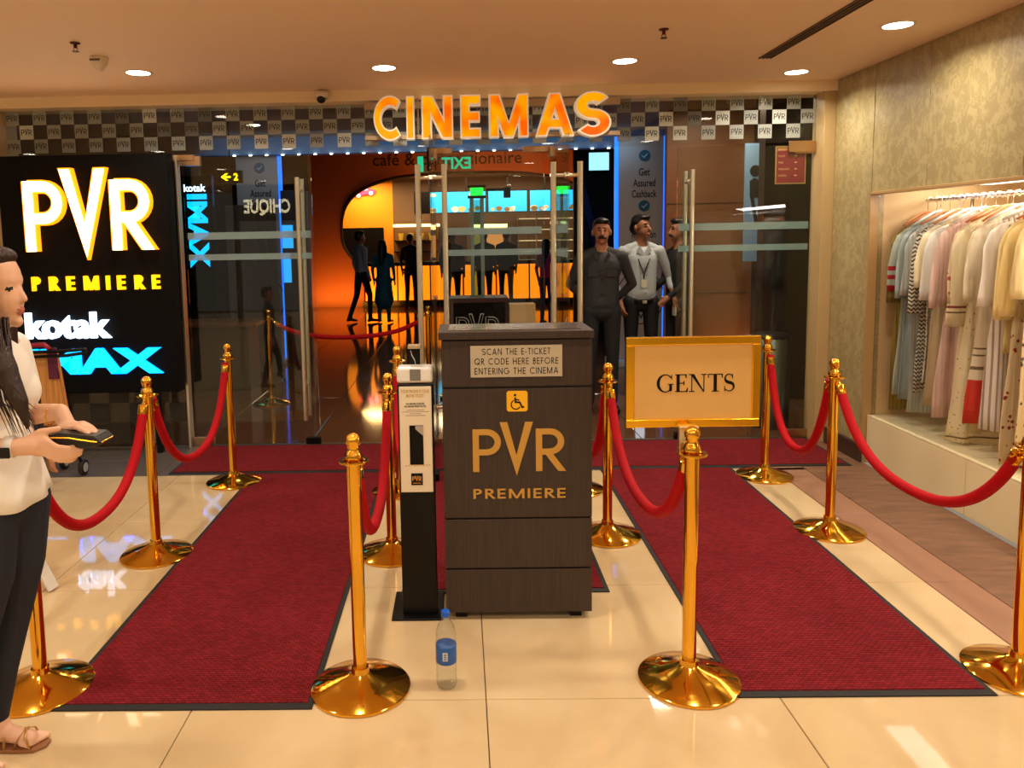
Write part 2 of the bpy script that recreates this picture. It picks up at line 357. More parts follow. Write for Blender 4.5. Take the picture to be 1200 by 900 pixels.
def carpet_mat():
    m, n, l, b = nt('red_woven_matting')
    geo = n.new('ShaderNodeNewGeometry'); mp = n.new('ShaderNodeMapping'); l.new(geo.outputs['Position'], mp.inputs[0])
    mp.inputs['Rotation'].default_value = (0, 0, 0)
    ck = n.new('ShaderNodeTexChecker'); ck.inputs['Scale'].default_value = 40; l.new(mp.outputs[0], ck.inputs[0])
    br = n.new('ShaderNodeTexBrick'); l.new(mp.outputs[0], br.inputs[0]); br.inputs['Scale'].default_value = 34; br.inputs['Mortar Size'].default_value = .06; br.inputs['Mortar Smooth'].default_value = .8
    br.inputs['Color1'].default_value = (*lin((142, 33, 40)), 1); br.inputs['Color2'].default_value = (*lin((120, 24, 31)), 1); br.inputs['Mortar'].default_value = (*lin((84, 14, 20)), 1)
    br.inputs['Brick Width'].default_value = .9; br.inputs['Row Height'].default_value = .45
    ns = n.new('ShaderNodeTexNoise'); ns.inputs['Scale'].default_value = 1.8; ns.inputs['Detail'].default_value = 4; l.new(geo.outputs['Position'], ns.inputs[0])
    mx = n.new('ShaderNodeMix'); mx.data_type = 'RGBA'; mx.blend_type = 'MULTIPLY'; mx.inputs[0].default_value = .45; l.new(br.outputs[0], mx.inputs[6]); 
    r = n.new('ShaderNodeValToRGB'); r.color_ramp.elements[0].position = .3; r.color_ramp.elements[0].color = (.55, .5, .5, 1); r.color_ramp.elements[1].position = .7; l.new(ns.outputs[0], r.inputs[0]); l.new(r.outputs[0], mx.inputs[7])
    l.new(mx.outputs[2], b.inputs['Base Color']); b.inputs['Roughness'].default_value = .9; b.inputs['Specular IOR Level'].default_value = .15
    inv = n.new('ShaderNodeMath'); inv.operation = 'SUBTRACT'; inv.inputs[0].default_value = 1; l.new(br.outputs['Fac'], inv.inputs[1])
    bp = n.new('ShaderNodeBump'); bp.inputs['Strength'].default_value = .9; bp.inputs['Distance'].default_value = .006; l.new(inv.outputs[0], bp.inputs['Height']); l.new(bp.outputs[0], b.inputs['Normal'])
    return m
CARPET = carpet_mat()
def wood_mat(name, c1, c2, rough=.4, sc=(30, 30, 1.2)):
    m, n, l, b = nt(name); geo = n.new('ShaderNodeNewGeometry'); mp = n.new('ShaderNodeMapping'); l.new(geo.outputs['Position'], mp.inputs[0]); mp.inputs['Scale'].default_value = sc
    t = n.new('ShaderNodeTexNoise'); t.inputs['Scale'].default_value = 3; t.inputs['Detail'].default_value = 6; l.new(mp.outputs[0], t.inputs[0])
    r = n.new('ShaderNodeValToRGB'); r.color_ramp.elements[0].color = (*lin(c1), 1); r.color_ramp.elements[1].color = (*lin(c2), 1); r.color_ramp.elements[0].position = .35; r.color_ramp.elements[1].position = .65
    l.new(t.outputs[0], r.inputs[0]); l.new(r.outputs[0], b.inputs['Base Color']); b.inputs['Roughness'].default_value = rough
    bp = n.new('ShaderNodeBump'); bp.inputs['Strength'].default_value = .15; bp.inputs['Distance'].default_value = .002; l.new(t.outputs[0], bp.inputs['Height']); l.new(bp.outputs[0], b.inputs['Normal'])
    return m
WENGE = wood_mat('wenge_laminate', (46, 33, 27), (60, 44, 36), .42, (60, 60, 1.5))
LIGHT_WOOD = wood_mat('light_wood', (190, 128, 62), (220, 160, 88), .45)
# ================================================================ STRUCTURE
def struct(o, label=None): o['kind'] = 'structure'; return tag(o, label)
FX0, FX1, FY0, FY1 = -8.0, 2.85, -6.0, 6.05
FLOOR = struct(MB().box((FX0, FY0, -.10), (2.87, FY1, -.012)).build('floor', GROUT), 'glossy cream tiled mall floor with stone edging')
def tile_mesh(w_, d_, m_, name='tile', h_=.012, ch=.002):
    mb = MB(); x, y = w_/2, d_/2
    b = [(-x,-y,-h_),(x,-y,-h_),(x,y,-h_),(-x,y,-h_)]; c1 = [(-x,-y,-ch),(x,-y,-ch),(x,y,-ch),(-x,y,-ch)]
    x -= ch; y -= ch; t = [(-x,-y,0),(x,-y,0),(x,y,0),(-x,y,0)]
    mb.add(b+c1+t, [(8,9,10,11)]+[(i, (i+1)%4, 4+(i+1)%4, 4+i) for i in range(4)]+[(4+i, 4+(i+1)%4, 8+(i+1)%4, 8+i) for i in range(4)])
    me = bpy.data.meshes.new(name); me.from_pydata(mb.v, [], mb.f); me.materials.append(m_); me.update(); return me
def lay(parent, name, me, x, y, z=0, rz=0):
    o = bpy.data.objects.new(name, me); C.objects.link(o); o.parent = parent; o.location = (x, y, z); o.rotation_euler = (0, 0, rz); return o
TX, TY, G = 1.05, .89, .0035
tm = tile_mesh(TX-G, TY-G, TILE)
for i in range(-7, 2):
    for j in range(-9, 3):
        x0 = .067+TX*i; y0 = 2.59+TY*j
        lay(FLOOR, 'tile', tm, x0+TX/2, y0+TY/2)
# far-left column of cut tiles to the floor's end
# stone edging at the right wall and in front of the glass
pm = tile_mesh(.215, TY-G, PINK, 'edging_slab')
for j in range(-9, 4):
    y0 = 2.59+TY*j; 
    if y0 < 5.9: lay(FLOOR, 'edging_slab', pm, 2.171+.1075, y0+TY/2 if y0+TY < 6.1 else (y0+6.05)/2)
bm_ = tile_mesh(.468, .60-G, BROWN_STONE, 'brown_slab')
for j in range(-14, 10):
    y0 = .05+.6*j
    lay(FLOOR, 'brown_slab', bm_, 2.389+.236, y0+.3)
gm = tile_mesh(.70-G, .385, GREY_STONE, 'grey_slab')
for i in range(-8, 9):
    for k in range(2):
        x0 = -3.6+.7*i-.001
        if i*.7-3.6 > -8 and x0+.7 < 2.19: lay(FLOOR, 'grey_slab', gm, x0+.35, 5.265+.195+k*.39)
for y0 in (5.265, 5.655): MB().box((2.005, y0, -.012), (2.168, y0+.385, 0)).build('edging_slab', PINK, FLOOR)
# back area behind the glass
LF = struct(MB().box((-9, 6.05, -.10), (9, 24, -.012)).build('floor', mat('lobby_grout', (40, 28, 20), .8)), 'dark glossy tiled lobby floor beyond the glass doors')
dm_ = tile_mesh(.9-G, .9-G, DARK_TILE)
for i in range(-6, 7):
    for j in range(0, 14): lay(LF, 'tile', dm_, i*.9+.1, 6.5+.9*j+.002)
_st = MB()
for i in range(-9, 11):
    for j in range(0, 20):
        if (-6 <= i < 7) and j < 14: continue
        x, y = i*.9+.1, 6.5+.9*j
        _st.add([(x-.448, y-.448, 0), (x+.448, y-.448, 0), (x+.448, y+.448, 0), (x-.448, y+.448, 0), (x-.448, y-.448, -.012), (x+.448, y-.448, -.012), (x+.448, y+.448, -.012), (x-.448, y+.448, -.012)], [(0,1,2,3),(4,5,1,0),(5,6,2,1),(6,7,3,2),(7,4,0,3)])
_st.build('far_tiles', DARK_TILE, LF, kind='stuff')

CEILING = struct(MB().box((FX0, FY0, CEIL), (2.95, 5.9, CEIL+.1)).build('ceiling', CREAM_PAINT), 'smooth peach painted mall ceiling')
struct(MB().box((-6, 5.9, 2.695), (2.95, 6.2, 2.98)).build('trim_1', BEAM_PAINT, bevel=.004), 'cream beam above the glass front')
# left wall beyond the glass front
struct(MB().box((FX0, 5.92, 0), (-3.55, 6.2, 2.695)).build('wall_left', mat('left_wall_paint', (206, 178, 136), .6, noise=.04)), 'plain beige wall left of the lit sign')
# right wall with shop opening
NZ, NY1, NY0, LZ = 1.895, 5.36, 2.6, .35
WR = struct(MB().box((2.85, NY1, 0), (2.93, 6.05, CEIL)).box((2.85, NY0, NZ), (2.93, NY1, CEIL)).box((2.85, FY0, 0), (2.93, NY0, CEIL)).build('wall_right', DAMASK), 'gold damask papered wall around the shop window')
for y0, y1, z0, z1 in ((5.37, 5.885, .13, 2.765), (4.75, 5.355, 1.91, 2.765), (3.95, 4.745, 1.91, 2.765), (3.15, 3.945, 1.91, 2.765), (NY0, 3.145, 1.91, 2.765)):
    MB().box((2.8465, y0, z0), (2.852, y1, z1)).build('wallpaper_panel', DAMASK, WR, bevel=.001)
MB().box((2.835, 5.355, .13), (2.90, 5.372, 1.91)).box((2.835, NY0, 1.893), (2.90, 5.372, 1.912)).build('opening_trim', mat('tan_trim', (176, 140, 88), .4), WR, bevel=.002)
struct(MB().box((2.828, 5.37, 0), (2.85, 5.9, .125)).build('baseboard_right', mat('dark_baseboard', (66, 44, 34), .4), bevel=.003), 'dark brown skirting at the foot of the papered pier')
struct(MB().box((2.76, 5.91, 0), (2.85, 6.10, 2.695)).build('trim_2', mat('tan_jamb', (186, 158, 108), .5, noise=.06, scale=4), bevel=.004), 'tan jamb between the glass front and the papered wall')
# shop interior
NICHE = mat('shop_plaster', (222, 190, 138), .6)
sh = MB().box((2.93, 5.36, 0), (4.3, 5.44, 2.1)).box((4.2, 2.4, 0), (4.3, 5.4, 2.1)).box((2.93, 2.4, 2.02), (4.3, 5.4, 2.1)).box((2.93, 2.4, 0), (4.3, 2.5, 2.1))
struct(sh.build('wall_shop', NICHE), 'plain tan inside of the clothes shop window')
PL = struct(MB().box((2.89, 2.5, 0), (4.2, 5.36, LZ-.012)).build('wall_shop_plinth', mat('plinth_core', (120, 110, 85), .6)), 'low cream plinth under the hanging clothes')
PLM = mat('plinth_stone', (232, 218, 176), .22, noise=.05, scale=4)
for y0, y1 in ((4.29, 5.35), (3.23, 4.285), (2.6, 3.225)):
    MB().box((2.868, y0, .012), (2.892, y1, LZ-.012)).build('plinth_slab', PLM, PL, bevel=.002)
    MB().box((2.868, y0, LZ-.010), (3.9, y1, LZ)).build('ledge_slab', PLM, PL, bevel=.0015)
struct(MB().box((4.15, 2.5, 1.5), (4.2, 4.9, 2.0)).build('trim_3', BLACK), 'black band at the back of the shop window')
_g = MB().box((2.895, 2.6, LZ+.002), (2.901, 5.355, 1.93)).build('window_1', GLASS_EDGE); struct(_g, 'clear pane of the clothes shop window')
o = MB().box((3.29, 2.7, 1.93), (3.45, 5.05, 1.96)).build('strip_light', emit('strip_glow', (255, 246, 226), 3)); tag(o, 'bright white strip light above the clothes rail', 'light')

# ---------------------------------------------------------------- glass front
TRZ0, TRZ1 = 2.335, 2.695
W2 = struct(bpy.data.objects.new('window_2', None), 'glass transom with a chequer of frosted squares'); C.objects.link(W2); W2.location = (0, 6.05, TRZ0); ORG[W2.name] = Vector((0, 6.05, TRZ0))
MB().box((-3.55, 6.044, TRZ0), (2.76, 6.056, TRZ1)).build('glass_pane', GLASS, W2)
SQ = .1085
FROST = [film('frost_film_a', (176, 180, 170), .66), film('frost_film_b', (225, 230, 220), .74), film('frost_film_c', (135, 136, 128), .6)]
INK = mat('film_ink', (30, 29, 27), .6)
def frost_mesh(mt):
    mb = MB().box((-SQ/2+.001, -.001, -SQ/2+.001), (SQ/2-.001, 0, SQ/2-.001))
    pvr(mb, (-.043, -.0012, -.021), .086, .0006, m=1, t=.13)
    me = bpy.data.meshes.new('frosted_square'); me.from_pydata(mb.v, [], mb.f); me.materials.append(mt); me.materials.append(INK); me.polygons.foreach_set('material_index', mb.m); me.update(); return me
fms = [frost_mesh(f_) for f_ in FROST]
for i in range(58):
    for k in range(3):
        if (i+k) % 2: continue
        x = -3.49+SQ*i; 
        if x > 2.72: continue
        r_ = random.random(); me = fms[0] if r_ < .6 else (fms[1] if r_ < .82 else fms[2])
        o = bpy.data.objects.new('frosted_square', me); C.objects.link(o); o.parent = W2; o.location = (x, -.008, .035+SQ/2+SQ*k)
# the dark film squares low on the left pane
W3 = struct(bpy.data.objects.new('window_3', None), 'fixed glass pane behind the lit sign'); C.objects.link(W3); W3.location = (-2.86, 6.05, 0); ORG[W3.name] = Vector((-2.86, 6.05, 0))
MB().box((-3.54, 6.044, .02), (-2.20, 6.056, 2.33)).build('glass_pane', GLASS, W3)
dfilm = film('dark_film', (70, 68, 60), .55)
ds = MB().box((-.08, -.001, -.08), (.08, 0, .08)); dme = bpy.data.meshes.new('film_square'); dme.from_pydata(ds.v, [], ds.f); dme.materials.append(dfilm)
for i in range(8):
    for k in range(3):
        if (i+k) % 2: continue
        o = bpy.data.objects.new('film_square', dme); C.objects.link(o); o.parent = W3; o.location = (-.58+.163*i, -.008, .12+.163*k)
W4 = struct(bpy.data.objects.new('window_4', None), 'fixed glass pane between the two open doors'); C.objects.link(W4); W4.location = (.25, 6.05, 0); ORG[W4.name] = Vector((.25, 6.05, 0))
MB().box((-.165, 6.044, .02), (.665, 6.056, 2.33)).build('glass_pane', GLASS, W4)
for z0, z1 in ((1.672, 1.728), (1.508, 1.556)): MB().box((-.10, 6.040, z0), (.645, 6.043, z1)).build('frosted_band', FILM_BAND, W4)
MB().box((-.1, 6.035, .02), (.64, 6.065, .10)).build('bottom_rail', STEEL, W4, bevel=.003)
PATCH = mat('champagne_patch', (196, 160, 120), .3, 1)
def door(name, loc, rz, w_, hx, label, n):
    """hinge at the origin, leaf towards +x"""
    o = bpy.data.objects.new('door_%d' % n, None); C.objects.link(o); ORG[o.name] = Vector((0, 0, 0))
    MB().box((.004, -.006, .012), (w_-.004, .006, 2.318)).build('glass_leaf', GLASS, o)
    for z0, z1 in ((1.672, 1.728), (1.508, 1.556)): MB().box((.02, -.0095, z0), (w_-.02, -.0065, z1)).build('frosted_band', FILM_BAND, o)
    for s in (-1, 1):
        hb = MB().tube([(hx, s*.088, .22), (hx, s*.088, 2.135)], .019, 14).lathe([(0, 0), (.019, 0), (.019, .004), (0, .006)], 14, (hx, s*.088, 2.135))
        h_ = hb.build('pull_handle', STEEL, o, smooth=True); autosmooth(h_)
        sp = MB()
        for z in (.5, 2.05): sp.tube([(hx, s*.007, z), (hx, s*.075, z)], .013, 12).tube([(hx, s*.007, z), (hx, s*.016, z)], .02, 12)
        autosmooth(sp.build('standoff', STEEL, h_, smooth=True))
    MB().box((-.01, -.02, 2.25), (.15, .02, 2.325)).build('top_patch', PATCH, o, bevel=.003)
    MB().box((-.01, -.02, .008), (.15, .02, .075)).build('bottom_patch', PATCH, o, bevel=.003)
    MB().box((w_-.12, -.018, .005), (w_, .018, .06)).build('floor_lock', BLACK, o, bevel=.003)
    o.location = loc; o.rotation_euler = (0, 0, rz)
    return struct(o, label)
door('', (-2.175, 6.05, 0), 0, 1.02, .92, 'closed glass door right of the lit sign', 1)
door('', (-.185, 6.03, 0), -PI/2, 1.0, .90, 'left open glass door seen edge on', 2)
door('', (.715, 6.03, 0), -PI/2, 1.0, .90, 'right open glass door seen edge on', 3)
d4 = door('', (2.75, 6.05, 0), PI, 1.05, .955, 'closed glass door by the papered wall', 4)
struct(MB().box((-2.30, 6.02, 2.29), (-2.07, 6.08, 2.335)).box((2.55, 6.02, 2.26), (2.755, 6.035, 2.345)).box((-.20, 6.0, 2.30), (-.05, 6.08, 2.345)).box((.50, 6.0, 2.30), (.73, 6.08, 2.345)).build('trim_4', PATCH, bevel=.003), 'metal patch fittings above the glass doors')
struct(MB().box((-2.215, 5.985, 0), (-2.195, 6.06, 2.33)).build('trim_5', STEEL, bevel=.002), 'narrow steel post beside the lit sign')
struct(MB().box((-3.55, 6.035, 0), (2.76, 6.065, .006)).build('trim_6', mat('threshold_steel', (150, 140, 120), .4, 1)), 'flat metal threshold under the glass doors')

# ---------------------------------------------------------------- ceiling fittings
LENS = emit('downlight_glow', (255, 240, 215), 14)
RIMW = mat('white_trim_ring', (235, 215, 185), .4)
def downlight(loc, label):
    t = thing('downlight', loc, label, 'light', 'round downlights in the ceiling')
    x, y, z = loc
    MB().lathe([(.072, -.004), (.088, -.008), (.092, -.003), (.092, 0)], 28, loc).build('trim_ring', RIMW, t, smooth=True)
    MB().lathe([(0, -.0055), (.074, -.0055), (.074, -.001)], 28, loc).build('lens', LENS, t)
    return t
dl0 = downlight((-2.10, 5.13, CEIL), 'round ceiling downlight nearest the lit sign, leftmost')
for (x, y), lb in zip(DOWN[1:], ('round ceiling downlight above the orange letter C', 'round ceiling downlight above the orange letter S', 'small round ceiling downlight close to the beam at the right', 'round ceiling downlight nearest the papered wall, top right')):
    c = copy_tree(dl0); c.location = (x, y, CEIL); c['label'] = lb
for x, y in DOWN_BACK:
    c = copy_tree(dl0); c.location = (x, y, CEIL); c['label'] = 'round ceiling downlight behind the viewer, out of the photograph'; c['group'] = 'round downlights behind the viewer'
t = thing('air_slot', (1.99, 3.6, CEIL), 'long dark slot diffuser running along the ceiling', 'vent')
SLM = mat('slot_metal', (110, 84, 62), .5)
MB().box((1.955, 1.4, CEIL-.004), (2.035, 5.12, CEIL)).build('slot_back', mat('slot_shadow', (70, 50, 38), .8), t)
for x in (1.955, 1.984, 2.007, 2.030): MB().box((x, 1.4, CEIL-.009), (x+.004, 5.12, CEIL-.004)).build('slat', SLM, t)
def sprinkler(x, y, label):
    t = thing('sprinkler', (x, y, CEIL), label, 'sprinkler', 'ceiling sprinklers')
    MB().lathe([(.0, 0), (.028, 0), (.026, -.006), (.010, -.008), (.009, -.03), (0, -.03)][::-1], 16, (x, y, CEIL)).build('body', mat('red_brass', (96, 40, 26), .4, .6), t, smooth=True)
    MB().tube([(x-.012, y, CEIL-.03), (x-.008, y, CEIL-.045)], .002, 6).tube([(x+.012, y, CEIL-.03), (x+.008, y, CEIL-.045)], .002, 6).lathe([(0, -.052), (.019, -.05), (.019, -.047), (0, -.045)], 12, (x, y, CEIL)).build('deflector', mat('dark_brass', (70, 34, 22), .4, .7), t)
sprinkler(1.143, 4.357, 'small brown sprinkler head right of the orange letters')
sprinkler(-2.127, 4.354, 'small faded sprinkler head at the upper left')
t = thing('motion_sensor', (-2.155, 4.70, CEIL), 'small white cone shaped sensor on the ceiling', 'sensor')
WHITEP = mat('white_plastic', (226, 210, 188), .4)
MB().lathe([(0, -.085), (.02, -.078), (.045, -.045), (.052, -.012), (.052, 0)], 20, (-2.155, 4.70, CEIL)).build('housing', WHITEP, t, smooth=True)
MB().box((-2.19, 4.646, CEIL-.03), (-2.13, 4.652, CEIL-.018)).build('label_strip', mat('grey_strip', (90, 80, 70), .5), t)
t = thing('dome_camera', (-1.02, 5.86, 2.70), 'small white security camera on the beam', 'camera')
MB().lathe([(.0, -.001), (.05, 0), (.05, .05), (0, .055)], 20, (-1.02, 5.85, 2.71)).build('housing', WHITEP, t, smooth=True)
MB().ball((-1.02, 5.83, 2.705), .034).build('eye', BLACK_GLOSS, t, smooth=True)

# ================================================================ CINEMAS letters
CIN_F = emit('orange_letter_face', (255, 118, 8), 1.35, (255, 120, 0))
def orange_face():
    m, n, l, b = nt('backlit_orange_acrylic'); geo = n.new('ShaderNodeNewGeometry'); t = n.new('ShaderNodeTexNoise'); t.inputs['Scale'].default_value = 5.5; t.inputs['Detail'].default_value = 1; l.new(geo.outputs['Position'], t.inputs[0])
    r = n.new('ShaderNodeValToRGB'); r.color_ramp.elements[0].position = .38; r.color_ramp.elements[0].color = (*lin((255, 98, 0)), 1); r.color_ramp.elements[1].position = .62; r.color_ramp.elements[1].color = (*lin((255, 172, 0)), 1)
    l.new(t.outputs[0], r.inputs[0]); l.new(r.outputs[0], b.inputs['Emission Color']); b.inputs['Emission Strength'].default_value = .88; b.inputs['Base Color'].default_value = (*lin((90, 34, 0)), 1); b.inputs['Specular IOR Level'].default_value = .1; return m
CIN_F = orange_face()
SILV = emit('lit_silver_rim', (240, 214, 180), .3, (220, 205, 185))
t = thing('cinemas_sign', (.26, 5.86, 2.38), 'big glowing orange letters reading CINEMAS hung over the doors', 'sign')
RACE = mat('raceway_metal', (176, 150, 118), .4, .3)
MB().box((-.705, 5.87, 2.625), (1.22, 5.92, 2.675)).build('top_rail', RACE, t, bevel=.003)
MB().box((-.705, 5.87, 2.398), (1.22, 5.92, 2.432)).build('bottom_rail', RACE, t, bevel=.003)
for x in (-.30, .93): MB().tube([(x, 5.895, 2.675), (x, 5.895, 2.70)], .012, 8).tube([(x, 5.895, 2.40), (x, 5.895, 2.66)], .007, 8).build('hanger_rod', RACE, t)
xl = {'C': (-.628, 1), 'I': (-.388, 1), 'N': (-.266, 1), 'E': (.022, 1), 'M': (.218, 1), 'A': (.548, 1), 'S': (.87, 1)}
spans = [('C', -.628, -.43), ('I', -.383, -.325), ('N', -.27, -.035), ('E', .018, .172), ('M', .232, .527), ('A', .578, .865), ('S', .87, 1.14)]
for i, (c, x0, x1) in enumerate(spans):
    zb = 2.388; hh = .318; sl = 0
    if c in 'CS': zb -= .006; hh += .012
    tt = .24; k = (x1-x0)/glyph(c, tt)[0]
    mb = MB(); letter(mb, c, tt, (x0, 5.87, zb), k, hh, .075, m=0)
    l_ = mb.build('letter_'+c.lower(), SILV, t)
    mb = MB(); letter(mb, c, tt, (x0, 5.795, zb), k, hh, .004, m=0, grow=-.075)
    f_ = mb.build('lit_face', CIN_F, l_)

# ================================================================ PVR PREMIERE light box at the left
t = thing('light_box_sign', (-2.87, 5.85, .0), 'tall black light box with glowing letters and blue wording at the far left', 'sign')
MB().box((-3.49, 5.79, .50), (-2.195, 5.915, 2.325)).build('black_panel', mat('sign_black', (5, 4, 5), .6, spec=.15), t, bevel=.004)
for x in (-3.3, -2.4): MB().box((x-.02, 5.85, 0), (x+.02, 5.9, .50)).build('leg', BLACK, t)
WF = emit('white_letter_glow', (255, 240, 196), 3.6); OG = emit('orange_halo', (255, 150, 20), 1.6)
for c in 'PVR':
    mb = MB(); pvr(mb, (-3.275, 5.79, 1.605), .965, .055, m=0, t=.155, grow=.035, sz=1.08, only=c); l_ = mb.build('letter_'+c.lower(), OG, t)
    mb = MB(); pvr(mb, (-3.275, 5.7325, 1.605), .965, .004, m=0, t=.155, grow=-.01, sz=1.08, only=c); mb.build('lit_face', WF, l_)
YF = emit('amber_letters', (255, 190, 8), 1.3)
x = -3.275
for c in 'PREMIERE':
    mb = MB(); k = .115; letter(mb, c, .2, (x, 5.79, 1.305), k, .108, .03); x += .1335 if c not in 'MI' else (.172 if c == 'M' else .085)
    mb.build('small_letter_'+c.lower(), YF, t)
KF = emit('white_blue_letters', (205, 228, 255), 2.6)
def ext_text(mb, s, o, w_, h_, d, bold=.0, layers=1, ux=(1,0,0), uz=(0,0,1)):
    nn = Vector(ux).cross(Vector(uz))
    v, f = text_geo((s, bold)); n0 = len(mb.v); text(mb, s, Vector(o)+nn*d, w_, h_, ux, uz, bold)
    # side walls: boundary edges pulled back
    ed = {}
    for q in f:
        for i in range(len(q)):
            a, b = q[i], q[(i+1) % len(q)]; ed[(a, b)] = ed.get((a, b), 0)+1
    bd = [e for e in ed if (e[1], e[0]) not in ed]; base = len(mb.v); idx = {}
    for a, b in bd:
        for k in (a, b):
            if k not in idx: idx[k] = len(mb.v); mb.v.append(tuple(Vector(mb.v[n0+k])-nn*d))
        mb.f.append((n0+a, idx[a], idx[b], n0+b)); mb.m.append(0)
def islands(mb):
    par = list(range(len(mb.v)))
    def fd(a):
        while par[a] != a: par[a] = par[par[a]]; a = par[a]
        return a
    for f in mb.f:
        for i in f[1:]: par[fd(i)] = fd(f[0])
    out = {}
    for f in mb.f: out.setdefault(fd(f[0]), []).append(f)
    res = []
    for fs in out.values():
        ids = sorted({i for f in fs for i in f}); mp = {a: b for b, a in enumerate(ids)}
        q = MB(); q.add([mb.v[i] for i in ids], [tuple(mp[i] for i in f) for f in fs]); res.append(q)
    return sorted(res, key=lambda q: sum(v[0] for v in q.v)/len(q.v))
mb = MB(); ext_text(mb, 'kotak', (-3.02, 5.79, 1.035), .66, .205, .03, .035); [q.build('white_letter_'+c, KF, t) for q, c in zip(islands(mb), 'kotak')]
BF = emit('blue_letters', (0, 165, 255), 2.0)
mb = MB(); ext_text(mb, 'IMAX', (-2.83, 5.79, .755), 1.05, .20, .03, .05); [q.build('blue_letter_'+c, BF, t) for q, c in zip(islands(mb), 'imax')]

# ================================================================ mats
def runner(x0, y0, x1, y1, z, label, name='carpet_runner', bw=.022, grp=None):
    t = thing(name, ((x0+x1)/2, (y0+y1)/2, 0), label, 'carpet', grp)
    MB().box((x0+bw, y0+bw*1.6, z), (x1-bw, y1-bw, z+.009)).build('pile', CARPET, t, bevel=.002)
    a, b = z+.0005, z+.006
    m = MB()
    m.box((x0, y0, a), (x1, y0+bw*1.6, b)).box((x0, y1-bw, a), (x1, y1, b)).box((x0, y0+bw*1.6, a), (x0+bw, y1-bw, b)).box((x1-bw, y0+bw*1.6, a), (x1, y1-bw, b))
    m.build('rubber_border', RUBBER, t, bevel=.002)
    return t
runner(-1.502, 2.535, -.552, 5.28, 0, 'long dark red runner on the left, between the left pole rows')
runner(.965, 2.583, 1.885, 5.28, 0, 'long dark red runner on the right, behind the framed placard')
runner(-.30, 3.405, .671, 5.28, 0, 'short dark red runner under the dark podium')
runner(-2.12, 5.285, 2.74, 6.02, 0, 'wide dark red mat lying across the front of the glass doors')

# ================================================================ stanchions
st0 = thing('rope_stanchion', (0, 0, 0), 'x', 'stanchion', 'brass rope stanchions')
autosmooth(MB().lathe([(0, 0), (.180, 0), (.1835, .004), (.1835, .010), (.178, .014), (.10, .038), (.05, .056), (.034, .066), (.031, .085), (0, .085)], 56).build('base', GOLD, st0, smooth=True), 30)
autosmooth(MB().lathe([(0, .06), (.0255, .06), (.0255, .865), (0, .865)], 28).build('pole', GOLD, st0, smooth=True), 30)
rg = MB(); N_ = 28
rg.lathe([(.040, .862), (.053, .862), (.0545, .8655), (.053, .869), (.040, .869), (.038, .8655), (.040, .862)], 30)
for k in range(4):
    a = k*PI/2+.4; rg.tube([(.02*math.cos(a), .02*math.sin(a), .8655), (.042*math.cos(a), .042*math.sin(a), .8655)], .004, 6)
autosmooth(rg.build('rope_ring', GOLD, st0, smooth=True), 50)
fin = MB(); prof = [(.0, .86), (.026, .862), (.03, .872), (.031, .885), (.024, .902), (.017, .908), (.022, .915)]+[(.0275*math.sin(a), .9395-.0275*math.cos(a)) for a in [.9+.224*i for i in range(11)]]
prof[-1] = (0, .967)
fin.lathe(prof, 24)
fin.v = [(x*(1+.05*math.cos(12*math.atan2(y, x))*(1 if z < .955 else 0)), y*(1+.05*math.cos(12*math.atan2(y, x))*(1 if z < .955 else 0)), z) for x, y, z in fin.v]
fin.build('finial', GOLD, st0, smooth=True)
ST = {'FL': (-.395, 2.666, 'brass stanchion standing alone at the front beside the water bottle'), 'FR': (.825, 2.698, 'front brass stanchion carrying the framed placard'),
 'L0': (-1.60, 2.68, 'brass stanchion partly hidden behind the woman at the lower left'), 'L2': (-1.645, 3.891, 'brass stanchion in the middle of the left row, below the lit sign'),
 'L3': (-1.59, 5.10, 'farthest brass stanchion of the left row, before the glass door'), 'ML2': (-.385, 3.879, 'brass stanchion directly left of the slim scanner kiosk'),
 'ML3': (-.42, 4.87, 'brass stanchion behind the slim kiosk, partly hidden by another pole'), 'MR2': (.790, 4.087, 'brass stanchion at the right edge of the dark podium'),
 'MR3': (.73, 4.86, 'brass stanchion almost wholly hidden behind the dark podium'), 'R2': (2.02, 4.111, 'brass stanchion on the right between two swags of red rope'),
 'R3': (2.045, 5.08, 'brass stanchion just behind the framed placard'), 'R0': (2.06, 2.73, 'brass stanchion cut off by the right edge of the photo'),
 'I1': (-1.95, 7.62, 'brass stanchion inside the lobby behind the closed glass door'), 'I2': (-.34, 7.75, 'brass stanchion inside the lobby left of the inner podium')}
first = True
for k, (x, y, lb) in ST.items():
    c = st0 if first else copy_tree(st0); first = False
    c.location = (x, y, .0092 if k in ('L3', 'ML3', 'MR3') and False else 0); c['label'] = lb; c.rotation_euler = (0, 0, random.random()*6)
